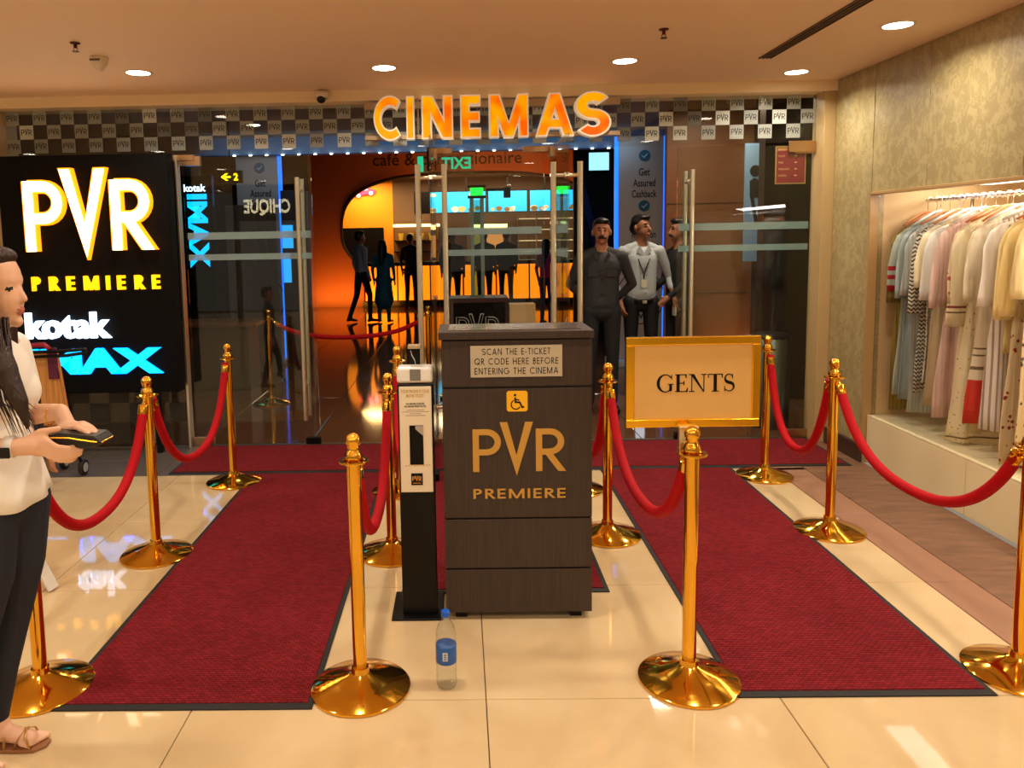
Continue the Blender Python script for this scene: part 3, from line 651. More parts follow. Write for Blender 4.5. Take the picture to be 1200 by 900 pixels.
def rope(a, b, low, label, grp='red velvet ropes between the stanchions', z_end=.84, bulge=0):
    ax, ay = ST[a][:2]; bx, by = ST[b][:2]; A = Vector((ax, ay, 0)); B = Vector((bx, by, 0)); d = (B-A); L = d.length; d.normalize(); side = Vector((d.y, -d.x, 0))
    A = A+d*.05; B = B-d*.05; L = (B-A).length
    t = thing('velvet_rope', ((ax+bx)/2, (ay+by)/2, low), label, 'rope', grp)
    pts = []; n = 40
    for i in range(n+1):
        s = -1+2*i/n; s2 = math.sin(s*PI/2*.93)/math.sin(PI/2*.93)*.35+s*.65
        zz = low+(z_end-low)*abs(s)**2.3
        pts.append(A+(B-A)*((s2+1)/2)+Vector((0, 0, zz))+side*bulge*(1-s*s))
    # ferrule part: the first and last 6 cm
    cum = [0]
    for i in range(n): cum.append(cum[-1]+(pts[i+1]-pts[i]).length)
    i0 = next(i for i, c_ in enumerate(cum) if c_ > .055); i1 = n-next(i for i, c_ in enumerate(reversed(cum)) if cum[-1]-c_ > .055)
    autosmooth(MB().tube(pts[i0-1:i1+2], .0235, 16).build('velvet_cord', VELVET, t, smooth=True), 60)
    for p0, p1, pole in ((pts[0], pts[i0], Vector((ax, ay, 0))), (pts[-1], pts[i1], Vector((bx, by, 0)))):
        dr = (p1-p0).normalized(); q = p0+dr*.012
        m = MB().tube([q, q+dr*.006, q+dr*.05, q+dr*.056], [.016, .0255, .0255, .022], 16).ball(q-dr*.002, .013, n=10, k=6)
        hk = [p0-dr*.0+Vector((0, 0, .0)), p0+Vector((0, 0, .022)), p0+(pole+Vector((0, 0, p0.z+.038))-p0)*.14+Vector((0,0,0)), Vector((p0.x*.75+pole.x*.25, p0.y*.75+pole.y*.25, .8655))]
        m.tube([q, p0+Vector((0, 0, .012)), Vector((p0.x*.8+pole.x*.2, p0.y*.8+pole.y*.2, .874)), Vector((p0.x*.5+pole.x*.5, p0.y*.5+pole.y*.5, .866)), Vector((p0.x*.55+pole.x*.45, p0.y*.55+pole.y*.45, .853))], .0045, 8)
        autosmooth(m.build('end_hook', GOLD, t, smooth=True), 50)
rope('L0', 'L2', .45, 'red velvet rope hanging beside the woman at the left')
rope('L2', 'L3', .375, 'red velvet rope swagged between the two far left stanchions')
rope('FL', 'ML2', .42, 'red velvet rope seen end on beside the slim kiosk')
rope('ML2', 'ML3', .42, 'red velvet rope hanging straight back behind the kiosk')
rope('FR', 'MR2', .45, 'red velvet rope swagged from the placard stanchion back beside the podium')
rope('MR2', 'MR3', .36, 'short red velvet rope half hidden behind the podium edge')
rope('R3', 'R2', .335, 'red velvet rope in front of the papered pier')
rope('R0', 'R2', .47, 'red velvet rope sweeping to the right edge before the clothes')
rope('I1', 'I2', .66, 'red velvet rope inside the lobby behind the glass', 'velvet ropes inside the lobby')

# ================================================================ GENTS placard
t = thing('placard', (.84, 2.775, .93), 'gold framed placard reading GENTS on the front right stanchion', 'sign')
gx0, gx1, gz0, gz1, gy = .600, 1.087, .948, 1.283, 2.755
fr = .030
m = MB()
for a, b in (((gx0, gy, gz1-fr), (gx1, gy+.022, gz1)), ((gx0, gy, gz0), (gx1, gy+.022, gz0+fr)), ((gx0, gy, gz0+fr), (gx0+fr, gy+.022, gz1-fr)), ((gx1-fr, gy, gz0+fr), (gx1, gy+.022, gz1-fr))): m.box(a, b)
m.build('gold_frame', GOLD_RIM, t, bevel=.003)
MB().box((gx0+fr-.004, gy+.008, gz0+fr-.004), (gx1-fr+.004, gy+.018, gz1-fr+.004)).build('face_board', mat('placard_card', (228, 182, 108), .4), t)
def serif(mb, c, x, z, h_, T=.012, s_=.0035, d=.0006, y=0):
    o = (x, y, z); P = lambda pts: mb.poly(pts, d, o)
    bar = lambda x0, z0, x1, z1: P([(x0, z0), (x1, z0), (x1, z1), (x0, z1)])
    def srf(xc, zb, w_=.020): bar(xc-w_/2, zb, xc+w_/2, zb+s_)
    if c in 'EN' or c == 'T': pass
    if c == 'G':
        out = arc(.031, h_/2, .031, h_/2+.001, 42, 330, 26); inn = arc(.033, h_/2, .022, h_/2-.003, 38, 332, 26)
        for i in range(26): P([out[i], out[i+1], inn[i+1], inn[i]])
        bar(.046, .004, .046+T*.8, h_*.42); srf(.051, h_*.42); bar(.053, h_*.70, .056, h_*.98); return .068
    if c == 'E':
        bar(.005, 0, .005+T, h_); bar(.0, 0, .044, s_); bar(0, h_-s_, .042, h_); bar(.01, h_/2-s_/2, .034, h_/2+s_/2); bar(.034-s_, h_*.38, .034, h_*.62)
        P([(.042-s_, h_*.78), (.042, h_*.78), (.042, h_), (.036, h_)]); P([(.038, 0), (.046, 0), (.047, h_*.24), (.0445, h_*.24)]); return .052
    if c == 'N':
        bar(.008, 0, .008+s_, h_); bar(.052, 0, .052+s_, h_); P([(.004, h_), (.018, h_), (.0555, 0), (.051, 0)]); srf(.0097, 0); srf(.0537, h_-s_); bar(-.001, h_-s_, .012, h_); return .068
    if c == 'T':
        bar(.022, 0, .022+T, h_); bar(.001, h_-s_, .055, h_); srf(.028, 0, .026); bar(.001, h_*.78, .001+s_, h_); bar(.055-s_, h_*.78, .055, h_); return .059
    if c == 'S':
        cl = arc(.020, h_*.745, .0145, h_*.225, 30, 250, 14)+arc(.021, h_*.265, .0165, h_*.235, 82, -150, 14)
        for i, q in enumerate(ribbon(cl, .004)):
            n = len(cl)-1; wd = .004+.0075*math.exp(-((i-n*.5)/(n*.17))**2); q = ribbon(cl, wd)[i]; P(q)
        bar(.031, h_*.72, .034, h_*.99); bar(.003, h_*.02, .006, h_*.30); return .04
mb = MB(); x = .712; zb = 1.078; hh = .066
for c in 'GENTS': x += serif(mb, c, x, zb, hh, y=gy+.0075)*.985
mb.build('lettering', BLACK, t)
MB().box((.79, 2.735, .86), (.86, 2.76, .955)).box((.80, 2.715, .895), (.85, 2.74, .93)).build('bracket', STEEL, t, bevel=.002)

# ================================================================ podium
px0, px1, py0, py1 = -.085, .545, 3.16, 3.44
t = thing('ticket_podium', (.23, 3.39, 0), 'dark brown wood podium with gold logo behind the water bottle', 'podium')
m = MB().box((px0+.012, py0+.012, .035), (px1-.012, py1-.01, 1.235)); m.build('carcass', mat('podium_core', (28, 20, 16), .5), t)
for z0, z1 in ((.035, .228), (.236, .452), (.460, 1.020), (1.030, 1.225)): MB().box((px0, py0, z0), (px1, py0+.014, z1)).build('front_panel', WENGE, t, bevel=.0015)
for s in (px0, px1-.014): MB().box((s, py0+.015, .035), (s+.014, py1, 1.225)).build('side_panel', WENGE, t, bevel=.0015)
MB().box((px0, py1-.012, .035), (px1, py1, 1.225)).build('back_panel', WENGE, t)
MB().box((px0-.012, py0-.015, 1.232), (px1+.006, py1+.01, 1.264)).build('top_slab', WENGE, t, bevel=.003)
MB().box((px0+.03, py0+.04, 1.2642), (px1-.04, py1-.02, 1.266)).build('top_inlay', mat('inlay_laminate', (92, 66, 52), .2), t)
for x in (px0+.04, px1-.09):
    MB().box((x, py0+.03, 0), (x+.05, py0+.08, .036)).build('foot', BLACK, t)
    MB().box((x, py1-.08, 0), (x+.05, py1-.03, .036)).build('foot', BLACK, t)
GP = mat('gold_vinyl', (196, 148, 62), .45)
for c in 'PVR':
    mb = MB(); pvr(mb, (.040, py0, .663), .392, .004, t=.135, sz=.93, only=c); mb.build('logo_letter_'+c.lower(), GP, t)
mb = MB(); word(mb, 'PREMIERE', .15, (.040, py0, .545), .392, .042, .003, .20); mb.build('logo_subline', GP, t)
pl = MB().box((.036, py0-.004, 1.070), (.420, py0, 1.204)).build('notice_plate', mat('silver_plate', (196, 184, 160), .35, .35), t, bevel=.001)
mb = MB()
for s_, zz, w_ in (('SCAN THE E-TICKET', 1.165, .285), ('QR CODE HERE BEFORE', 1.124, .350), ('ENTERING THE CINEMA', 1.083, .350)):
    word(mb, s_, .12, (.228-w_/2, py0-.004, zz), w_, .027, .0006, .22)
mb.build('notice_wording', BLACK, pl)
ws = MB().poly([(x*.088, z*.088) for x, z in ([(.08, 0), (.92, 0), (1, .08), (1, .92), (.92, 1), (.08, 1), (0, .92), (0, .08)])], .002, (.186, py0, .922)).build('access_sticker', mat('yellow_sticker', (244, 184, 20), .4), t)
mb = MB(); o_ = (.186, py0-.002, .922); k = .088
mb.poly([(p[0]*k, p[1]*k) for p in arc(.40, .80, .062, .062, 0, 360, 14)[:-1]], .0006, o_)
for st_, w_ in (([(.40, .69), (.42, .45), (.62, .45), (.74, .20), (.83, .23)], .085), ([(.42, .58), (.60, .56)], .06), (arc(.44, .34, .225, .225, 115, 330, 18), .055)):
    for q in ribbon(st_, w_): mb.poly([(a*k, b*k) for a, b in q], .0006, o_)
mb.build('wheelchair_symbol', BLACK, ws)

# ================================================================ slim kiosk
t = thing('scanner_kiosk', (-.20, 3.30, 0), 'slim black kiosk with a white poster panel left of the podium', 'kiosk')
MB().box((-.325, 3.155, 0), (-.10, 3.42, .010)).build('base_plate', BLACK, t, bevel=.004)
MB().box((-.278, 3.20, .010), (-.125, 3.27, 1.035)).build('column', BLACK, t, bevel=.004)
cd = MB().box((-.276, 3.188, .560), (-.126, 3.200, 1.040)).build('poster_frame', BLACK_GLOSS, t, bevel=.004)
CARD = mat('poster_card', (232, 218, 190), .35)
pc = MB().box((-.270, 3.184, .568), (-.132, 3.188, 1.030)).build('poster_card', CARD, t, bevel=.003)
mb = MB(); text(mb, 'YOUR PHONE IS YOUR\nMOVIE TICKET', (-.201, 3.1836, 1.000), .122, .034, bold=.03, m=0); mb.build('poster_title', mat('gold_print', (200, 160, 92), .5), pc); mb = MB()
text(mb, 'NO MORE QUEUES,\nNO MORE PRINTOUTS.', (-.201, 3.1836, .950), .094, .020, bold=.03, m=0)
for i, w_ in enumerate((.075, .115, .05, .085)): mb.poly([(0, 0), (w_, 0), (w_, .0018), (0, .0018)], .0005, (-.201-w_/2, 3.1838, .928-.008*i), m=2)
mb.build('poster_wording', [BLACK, BLACK, mat('grey_print', (130, 118, 98), .5)], pc)
ph = MB().box((-.229, 3.1822, .690), (-.170, 3.184, .862)).build('pictured_phone', mat('printed_black', (6, 6, 6), .4, spec=.2), pc, bevel=.0008)
mb = MB(); mb.poly([(.026, 0), (.059, -.03), (.059, .010), (.055, .014), (.026, .014)], .0006, (-.229, 3.182, .846)); mb.build('phone_glare', mat('printed_grey', (170, 160, 150), .4), ph)
mb = MB()
for i in range(9):
    a = -.252+.0125*i; mb.poly([(0, 0), (.009, -.001), (.010, .003), (.003, .004)], .0005, (a, 3.1838, .684+.002*(i % 3)))
mb.build('printed_popcorn', mat('popcorn_print', (214, 168, 70), .5), pc)
lb_ = MB().box((-.226, 3.1825, .600), (-.176, 3.184, .652)).build('logo_patch', BLACK, pc)
mb = MB(); pvr(mb, (-.221, 3.1825, .618), .040, .0006); mb.box((-.219, 3.1818, .608), (-.183, 3.1825, .610)); mb.build('patch_logo', mat('amber_print', (226, 150, 50), .5), lb_)
# top scanner head: white shell with a glass window
m = MB().poly([(-.0, 0), (.06, 0), (.05, .072), (.012, .084), (.0, .07)], .150, (-.126, 3.185, 1.042), ux=(0, 1, 0), uz=(0, 0, 1))
m.v = [(v[0]-.150 if False else v[0]-.0, v[1], v[2]) for v in m.v]
hd = MB().box((-.278, 3.186, 1.044), (-.124, 3.275, 1.112)).build('scanner_head', mat('white_shell', (232, 230, 222), .25), t, bevel=.012, seg=3)
MB().box((-.222, 3.183, 1.055), (-.176, 3.187, 1.104)).build('scan_window', mat('scan_glass', (120, 118, 112), .1), hd, bevel=.002)
MB().box((-.228, 3.28, .9), (-.182, 3.30, 1.185)).build('phone_holder', BLACK, t, bevel=.004)
MB().box((-.234, 3.262, 1.180), (-.176, 3.305, 1.196)).build('holder_cap', mat('champagne_cap', (200, 176, 140), .3, .6), t, bevel=.003)
MB().tube([(-.222, 3.279, 1.17), (-.216, 3.272, 1.15), (-.205, 3.272, 1.13), (-.200, 3.274, 1.105)], .0016, 6).build('white_cable', mat('white_wire', (220, 215, 205), .5), t, smooth=True)

# ================================================================ bottle
bx, by = -.076, 2.675
t = thing('water_bottle', (bx, by, 0), 'clear plastic water bottle with blue cap and label on the tiles', 'bottle')
PET = mat('clear_plastic', (235, 240, 240), .04, 0, ior=1.33, trans=1)
prof = [(0, .004), (.024, .0), (.034, .004), (.038, .014), (.0385, .03), (.036, .036), (.0385, .042), (.036, .056), (.0385, .064), (.036, .078), (.0385, .086), (.0385, .094), (.0375, .098), (.0375, .168), (.0385, .172), (.0385, .18), (.036, .19), (.038, .2), (.036, .215), (.030, .235), (.020, .252), (.0145, .262), (.0140, .272), (.0175, .273), (.0175, .276), (.014, .277), (.0135, .285)]
out = MB().lathe(prof, 32, (bx, by, 0)); inner = [(max(r-.0009, 0), z+.0006) for r, z in prof]
n0 = len(out.v)
b_ = MB(); b_.lathe(prof+[(r, z) for r, z in inner[::-1]], 32, (bx, by, 0)); autosmooth(b_.build('bottle_body', thin_glass('pet_film', (.97, .98, .98), 1.3, .02, .01), t, smooth=True), 60)
MB().lathe([(.0385, .100), (.0388, .101), (.0388, .165), (.0385, .166)], 40, (bx, by, 0)).build('label_sleeve', [mat('blue_label', (34, 92, 170), .35, noise=.3, scale=40)], t, smooth=True)
mb = MB(); text(mb, 'WATER', (0, 0, 0), .044, .012); mb.v = [(bx+.0391*math.sin((v[0]+.006)/.0391), by-.0391*math.cos((v[0]+.006)/.0391), .14+v[2]) for v in mb.v] if False else mb.v
mb = MB().add([(bx-.012+.0002, by-.0389, .118), (bx+.006, by-.0389, .118), (bx+.006, by-.0389, .150), (bx-.012, by-.0389, .150)], [(0, 1, 2, 3)], 0)
for i in range(5): z = .121+.0055*i; mb.add([(bx-.009, by-.0391, z), (bx+.003, by-.0391, z), (bx+.003, by-.0391, z+.003), (bx-.009, by-.0391, z+.003)], [(0, 1, 2, 3)], 1)
mb.build('label_bars', [mat('label_white', (220, 228, 235), .5), mat('label_ink', (30, 50, 90), .5)], t)
autosmooth(MB().lathe([(.0150, .272), (.0155, .274), (.0158, .291), (.013, .294), (0, .294)], 24, (bx, by, 0)).build('cap', mat('blue_cap', (10, 96, 214), .35), t, smooth=True), 40)
# ================================================================ clothes rail
RX, RZ = 3.21, 1.845
t = thing('clothes_rail', (RX, 4.2, LZ), 'twisted chrome rail the garments hang from', 'rail')
def twist_mesh():
    m = MB(); m.tube([(RX, 2.7, RZ), (RX, 5.34, RZ)], .009, 10)
    for ph_ in (0, PI):
        m.tube([(RX+.011*math.cos(y*70+ph_), y, RZ+.011*math.sin(y*70+ph_)) for y in np.arange(2.7, 5.335, .012)], .006, 6)
    return m
twist_mesh().build('rail', CHROME, t, smooth=True)
for y in (2.75, 5.25): MB().tube([(RX+.25, y, LZ), (RX+.25, y, RZ+.03), (RX, y, RZ)], .011, 10).build('upright', CHROME, t, smooth=True)
def fabric(name, col, kind='plain', c2=(40, 36, 34), sc=60, hem=None, rough=.85):
    m, n, l, b = nt(name); c = (*lin(col), 1); d = (*lin(c2), 1); b.inputs['Roughness'].default_value = rough; b.inputs['Sheen Weight'].default_value = .1
    tc = n.new('ShaderNodeTexCoord'); sp = n.new('ShaderNodeSeparateXYZ'); l.new(tc.outputs['Object'], sp.inputs[0])
    def mth(op, a, b_, c_=None):
        q = n.new('ShaderNodeMath'); q.operation = op
        for i, v in enumerate((a, b_, c_)):
            if v is None: continue
            if isinstance(v, (int, float)): q.inputs[i].default_value = v
            else: l.new(v, q.inputs[i])
        return q.outputs[0]
    X, Z = sp.outputs[0], sp.outputs[2]; fac = None
    if kind == 'stripe': fac = mth('GREATER_THAN', mth('SINE', mth('MULTIPLY', X, 260), 0), .45)
    if kind == 'chevron':
        zig = mth('PINGPONG', mth('MULTIPLY', X, 1), .014)
        fac = mth('GREATER_THAN', mth('SINE', mth('MULTIPLY', mth('ADD', Z, zig), 240), 0), .25)
    if kind == 'floral':
        v = n.new('ShaderNodeTexVoronoi'); v.inputs['Scale'].default_value = sc; l.new(tc.outputs['Object'], v.inputs[0]); fac = mth('LESS_THAN', v.outputs['Distance'], .27 if sc > 14 and sc != 40 else (.16 if sc == 40 else .42))
    base = None
    if fac is not None:
        mx = n.new('ShaderNodeMix'); mx.data_type = 'RGBA'; l.new(fac, mx.inputs[0]); mx.inputs[6].default_value = c; mx.inputs[7].default_value = d; base = mx.outputs[2]
    for z0, z1, hc in (hem or []):
        g = mth('MULTIPLY', mth('GREATER_THAN', Z, z0), mth('LESS_THAN', Z, z1)); mx = n.new('ShaderNodeMix'); mx.data_type = 'RGBA'; l.new(g, mx.inputs[0])
        if base is not None: l.new(base, mx.inputs[6])
        else: mx.inputs[6].default_value = c
        mx.inputs[7].default_value = (*lin(hc), 1); base = mx.outputs[2]
    if base is not None: l.new(base, b.inputs['Base Color'])
    else: b.inputs['Base Color'].default_value = c
    t_ = n.new('ShaderNodeTexNoise'); t_.inputs['Scale'].default_value = 14; mp = n.new('ShaderNodeMapping'); mp.inputs['Scale'].default_value = (2.2, 1, .25); l.new(tc.outputs['Object'], mp.inputs[0]); l.new(mp.outputs[0], t_.inputs[0])
    bp = n.new('ShaderNodeBump'); bp.inputs['Strength'].default_value = .55; bp.inputs['Distance'].default_value = .02; l.new(t_.outputs[0], bp.inputs['Height']); l.new(bp.outputs[0], b.inputs['Normal'])
    return m
def garment_body(L, ws, wh, th, ph, folds=3):
    zs = [(0, .055), (-.02, .09), (-.05, ws*.75), (-.085, ws), (-.16, ws*.98), (-.30, ws*.95)]
    for i in range(1, 12): f_ = i/11; zs.append((-.30-(L-.30)*f_, ws*.95+(wh-ws*.95)*f_))
    m = MB(); n = 40; vs_ = []; fs = []
    for z, wx in zs:
        dn = min(1, -z/L); ty = (.010+th*min(1, -z/.2))
        for k in range(n):
            a = 2*PI*k/n; cx_ = math.cos(a); x = wx*(abs(cx_)**.8)*(1 if cx_ > 0 else -1)
            y = ty*math.sin(a)*(.6+.4*math.cos(5*a+ph))+.016*dn*math.sin(x*26*folds/3+ph)+.008*dn*math.sin(x*61+2*ph)
            vs_.append((x+.006*math.sin(z*9+ph)*dn, y, z+(.012*math.sin(x*9+ph) if z < -L+.01 else 0)))
    for i in range(len(zs)-1):
        for k in range(n): k2 = (k+1) % n; fs.append((i*n+k, (i+1)*n+k, (i+1)*n+k2, i*n+k2))
    fs.append(tuple(range(n))); fs.append(tuple((len(zs)-1)*n+k for k in range(n-1, -1, -1)))
    return m.add(vs_, fs)
def sleeve(s, ws, sl, ph, wd=.055):
    p = [(s*(ws-.035), 0, -.075), (s*(ws+.005), -.004, -.12), (s*(ws+.025), -.01, -.20), (s*(ws+.04+.01*math.sin(ph)), -.015, -.08-sl*.6), (s*(ws+.045), -.012+.01*math.sin(ph*2), -.08-sl)]
    q = []
    for i in range(len(p)-1):
        for k in range(3): q.append(tuple(p[i][j]+(p[i+1][j]-p[i][j])*k/3 for j in range(3)))
    q.append(p[-1]); n = 14; vs_ = []; fs = []
    for i, (x, y, z) in enumerate(q):
        f_ = i/(len(q)-1); w2 = .03+(wd-.03)*min(1, f_*2.2); 
        for k in range(n):
            a = 2*PI*k/n; vs_.append((x+w2*math.cos(a), y+(.020+.006*math.sin(4*a+ph+f_*5))*math.sin(a), z+.3*w2*math.cos(a)*s*-1*(1-f_)))
    for i in range(len(q)-1):
        for k in range(n): k2 = (k+1) % n; fs.append((i*n+k, (i+1)*n+k, (i+1)*n+k2, i*n+k2))
    fs.append(tuple(range(n))); fs.append(tuple((len(q)-1)*n+k for k in range(n-1, -1, -1)))
    return MB().add(vs_, fs)
HW = mat('hanger_wood', (214, 132, 70), .4); HWH = mat('hanger_plastic', (236, 232, 226), .3)
RED = (186, 24, 28)
G_ = [ # y, length, half width, sleeve, body material, sleeve material, hanger, label
 (5.29, 1.32, .19, .50, fabric('olive_cloth', (150, 126, 34), 'stripe', (120, 98, 26)), None, HW, 'mustard olive tunic, farthest on the clothes rail'),
 (5.20, 1.22, .20, .42, fabric('aqua_cloth', (176, 186, 168)), fabric('aqua_red_sleeve', (182, 192, 176), hem=[(-.36, -.33, RED), (-.42, -.39, RED), (-.60, -.46, RED)]), HW, 'pale aqua tunic with red and white banded sleeve'),
 (5.12, 1.24, .20, .46, fabric('blue_grey_cloth', (158, 170, 166)), None, HWH, 'pale blue grey tunic beside the red banded sleeve'),
 (5.035, 1.30, .20, .44, fabric('grey_sheer_cloth', (190, 194, 184), 'stripe', (172, 176, 168)), None, HW, 'light grey crinkled tunic left of the zigzag one'),
 (4.95, 1.14, .21, .55, fabric('zigzag_cloth', (222, 214, 190), 'chevron', (38, 34, 30)), None, HWH, 'black and cream zigzag patterned tunic'),
 (4.875, 1.08, .20, .38, fabric('dotted_cloth', (214, 206, 188), 'floral', (44, 40, 38), 52, hem=[(-1.08, -.99, (226, 226, 222))]), fabric('cream_cloth_a', (236, 222, 184)), HW, 'cream tunic with small dark pattern right of the zigzag one'),
 (4.80, 1.22, .20, .46, fabric('tan_cloth', (206, 184, 142)), fabric('white_cloth_a', (238, 232, 220)), HWH, 'tan tunic with white sleeve in the middle of the rail'),
 (4.72, 1.20, .20, .50, fabric('white_cloth_b', (240, 236, 226)), None, HWH, 'plain white tunic in the middle of the rail'),
 (4.65, 1.26, .20, .50, fabric('pink_cloth', (224, 192, 178), 'stripe', (212, 176, 162)), None, HWH, 'pale pink tunic right of the plain white one'),
 (4.57, 1.26, .20, .46, fabric('rose_print_cloth', (222, 200, 156), 'floral', (176, 92, 66), 16), fabric('rose_sleeve', (222, 198, 152), 'floral', (166, 80, 60), 22), HW, 'cream tunic with rust flower print and blush sleeve'),
 (4.48, 1.42, .21, .60, fabric('cream_specked', (236, 222, 180), 'floral', (150, 80, 60), 40, hem=[(-1.36, -1.35, (120, 100, 60))]), fabric('cream_banded_sleeve', (238, 224, 184), hem=[(-.57, -.555, (150, 70, 50)), (-.60, -.59, (120, 90, 60))]), HW, 'long cream embroidered tunic with a banded cuff'),
 (4.40, 1.30, .20, .44, fabric('beige_cloth', (226, 208, 170), hem=[(-1.30, -1.24, (200, 176, 130))]), None, HW, 'beige tunic between two cream ones near the front of the rail'),
 (4.32, 1.24, .20, .42, fabric('red_hem_cloth', (236, 222, 192), hem=[(-.80, -.79, (120, 100, 70)), (-.84, -.83, (120, 100, 70)), (-.92, -.90, (120, 100, 70)), (-1.3, -.98, (214, 52, 30))]), None, HWH, 'cream tunic with a bright red lower hem'),
 (4.24, 1.22, .21, .30, fabric('white_cloth_c', (240, 232, 218)), None, HWH, 'white short sleeved tunic beside the red hemmed one'),
 (4.165, 1.24, .21, .46, fabric('striped_white_cloth', (242, 234, 222), 'stripe', (170, 150, 140)), fabric('striped_white_sleeve', (242, 234, 222)), HWH, 'white tunic with fine brown stripes near the right edge'),
 (4.085, .78, .22, .52, fabric('straw_cloth', (232, 208, 140)), None, HW, 'straw yellow sheer tunic near the right edge'),
 (4.01, 1.44, .23, .50, fabric('floral_long_cloth', (230, 206, 158), 'floral', (150, 42, 34), 28, hem=[(-.02, 0, (232, 208, 150))]), fabric('straw_sleeve', (232, 206, 136)), HW, 'long straw dress with red and dark flowers at the right edge'),
 (3.90, 1.46, .23, .40, fabric('floral_dark_cloth', (214, 188, 140), 'floral', (64, 36, 30), 26), fabric('straw_sleeve_b', (228, 204, 144)), HW, 'tan dress with dark flower print, nearest on the rail'),
]
for i, (y, L, ws, sl, bmt, smt, hm, lb) in enumerate(G_):
    y = 5.29-(5.29-y)*.92
    top = 1.735+.03*(5.3-y)/1.4; ph = i*1.7+.4; gx = RX-.02+.012*math.sin(i*2.1)
    L = min(L, top-LZ-.015)
    t = thing('hanging_tunic', (gx, y, top), lb, 'clothing', 'tunics and dresses on the shop rail', 0)
    ORG[t.name] = Vector((0, 0, 0))
    garment_body(L, ws, ws+.035+.02*math.sin(i*3.3), .018, ph, 3+i % 3).build('bodice', bmt, t, smooth=True)
    for s in (-1, 1): sleeve(s, ws, sl, ph+s).build('sleeve', smt or bmt, t, smooth=True)
    m = MB().tube([(-ws*.92, 0, -.060), (-.12, 0, -.022), (-.04, 0, .022), (0, 0, .03), (.04, 0, .022), (.12, 0, -.022), (ws*.92, 0, -.060)], [.008, .012, .012, .012, .012, .012, .008], 10, flat=.7)
    hg = m.build('hanger', hm, t, smooth=True)
    dz = RZ+.016-top; hx = RX-gx
    MB().tube([(0, 0, .03), (0, 0, dz-.035), (hx-.022, 0, dz-.026), (hx-.024, 0, dz-.008), (hx-.010, 0, dz+.006), (hx+.008, 0, dz+.005), (hx+.02, 0, dz-.008)], .0022, 6).build('hook', CHROME, hg, smooth=True)
    t.rotation_euler = (0, 0, .13*math.sin(i*2.9+1))
t = thing('folded_garment', (3.5, 4.9, 1.5), 'dark garment hanging at the back of the shop window', 'clothing')
MB().box((3.74, 4.30, 1.25), (3.80, 4.80, 1.78)).build('cloth', fabric('black_cloth', (26, 24, 26)), t, bevel=.02)
MB().tube([(3.77, 4.32, 1.78), (3.77, 4.55, 1.84), (3.77, 4.78, 1.78)], .01, 8).build('hanger', HW, t)
MB().tube([(3.77, 4.55, 1.84), (3.77, 4.55, 2.02)], .003, 6).build('hook', CHROME, t)

# ================================================================ people
SKIN = mat('skin', (206, 146, 108), .5); SKIN_F = mat('skin_fair', (232, 184, 152), .45); SKIN_D = mat('skin_brown', (150, 96, 66), .5)
HAIRB = mat('black_hair', (20, 15, 14), .45); HAIR = mat('dark_brown_hair', (46, 26, 18), .4, bump=.5, bscale=70, stretch=(3, 3, .2))
LIP = mat('lips', (188, 108, 94), .4); EYEM = mat('eye_dark', (26, 16, 14), .2)
def blob(prims, name, mats, parent, voxel=.012, smooth_it=4, loc=None):
    """one continuous skin grown over tapered limbs and ellipsoids; each face takes the material of the nearest one.
    prim: ('c', p0, r0, p1, r1, mat) or ('e', centre, radii, mat[, bias])"""
    mb = MB()
    for p in prims:
        if p[0] == 'c':
            a, b = Vector(p[1]), Vector(p[3]); mb.tube([a, b], [p[2], p[4]], 14); mb.ball(a, p[2], n=14, k=8); mb.ball(b, p[4], n=14, k=8)
        else: mb.ball(p[1], p[2], n=18, k=12)
    me = bpy.data.meshes.new(name); me.from_pydata(mb.v, [], mb.f); o = bpy.data.objects.new(name, me); C.objects.link(o)
    md = o.modifiers.new('r', 'REMESH'); md.mode = 'VOXEL'; md.voxel_size = voxel
    if smooth_it: sm = o.modifiers.new('s', 'SMOOTH'); sm.factor = .5; sm.iterations = smooth_it
    dg = bpy.context.evaluated_depsgraph_get(); ne = bpy.data.meshes.new_from_object(o.evaluated_get(dg)); o.modifiers.clear()
    o.data = ne; bpy.data.meshes.remove(me); ne.name = name
    ne.materials.clear()
    for m_ in mats: ne.materials.append(m_)
    nf = len(ne.polygons); c = np.empty(nf*3); ne.polygons.foreach_get('center', c); c = c.reshape(-1, 3)
    best = np.full(nf, 1e9); idx = np.zeros(nf, int)
    for p in prims:
        if p[0] == 'c':
            a = np.array(p[1], float); b = np.array(p[3], float); ab = b-a; L2 = max(ab@ab, 1e-9); tt = np.clip((c-a)@ab/L2, 0, 1)
            d = np.linalg.norm(c-(a+tt[:, None]*ab), axis=1)-(p[2]+(p[4]-p[2])*tt); mi = p[5]; bias = p[6] if len(p) > 6 else 0
        else:
            rr = np.array(p[2] if isinstance(p[2], (tuple, list)) else (p[2],)*3, float); q = np.linalg.norm((c-np.array(p[1]))/rr, axis=1); d = (q-1)*rr.min(); mi = p[3]; bias = p[4] if len(p) > 4 else 0
        d = d-bias; k = d < best; best[k] = d[k]; idx[k] = mi
    ne.polygons.foreach_set('material_index', idx.astype(np.int32)); ne.polygons.foreach_set('use_smooth', [True]*nf); ne.update()
    if parent: o.parent = parent
    return o
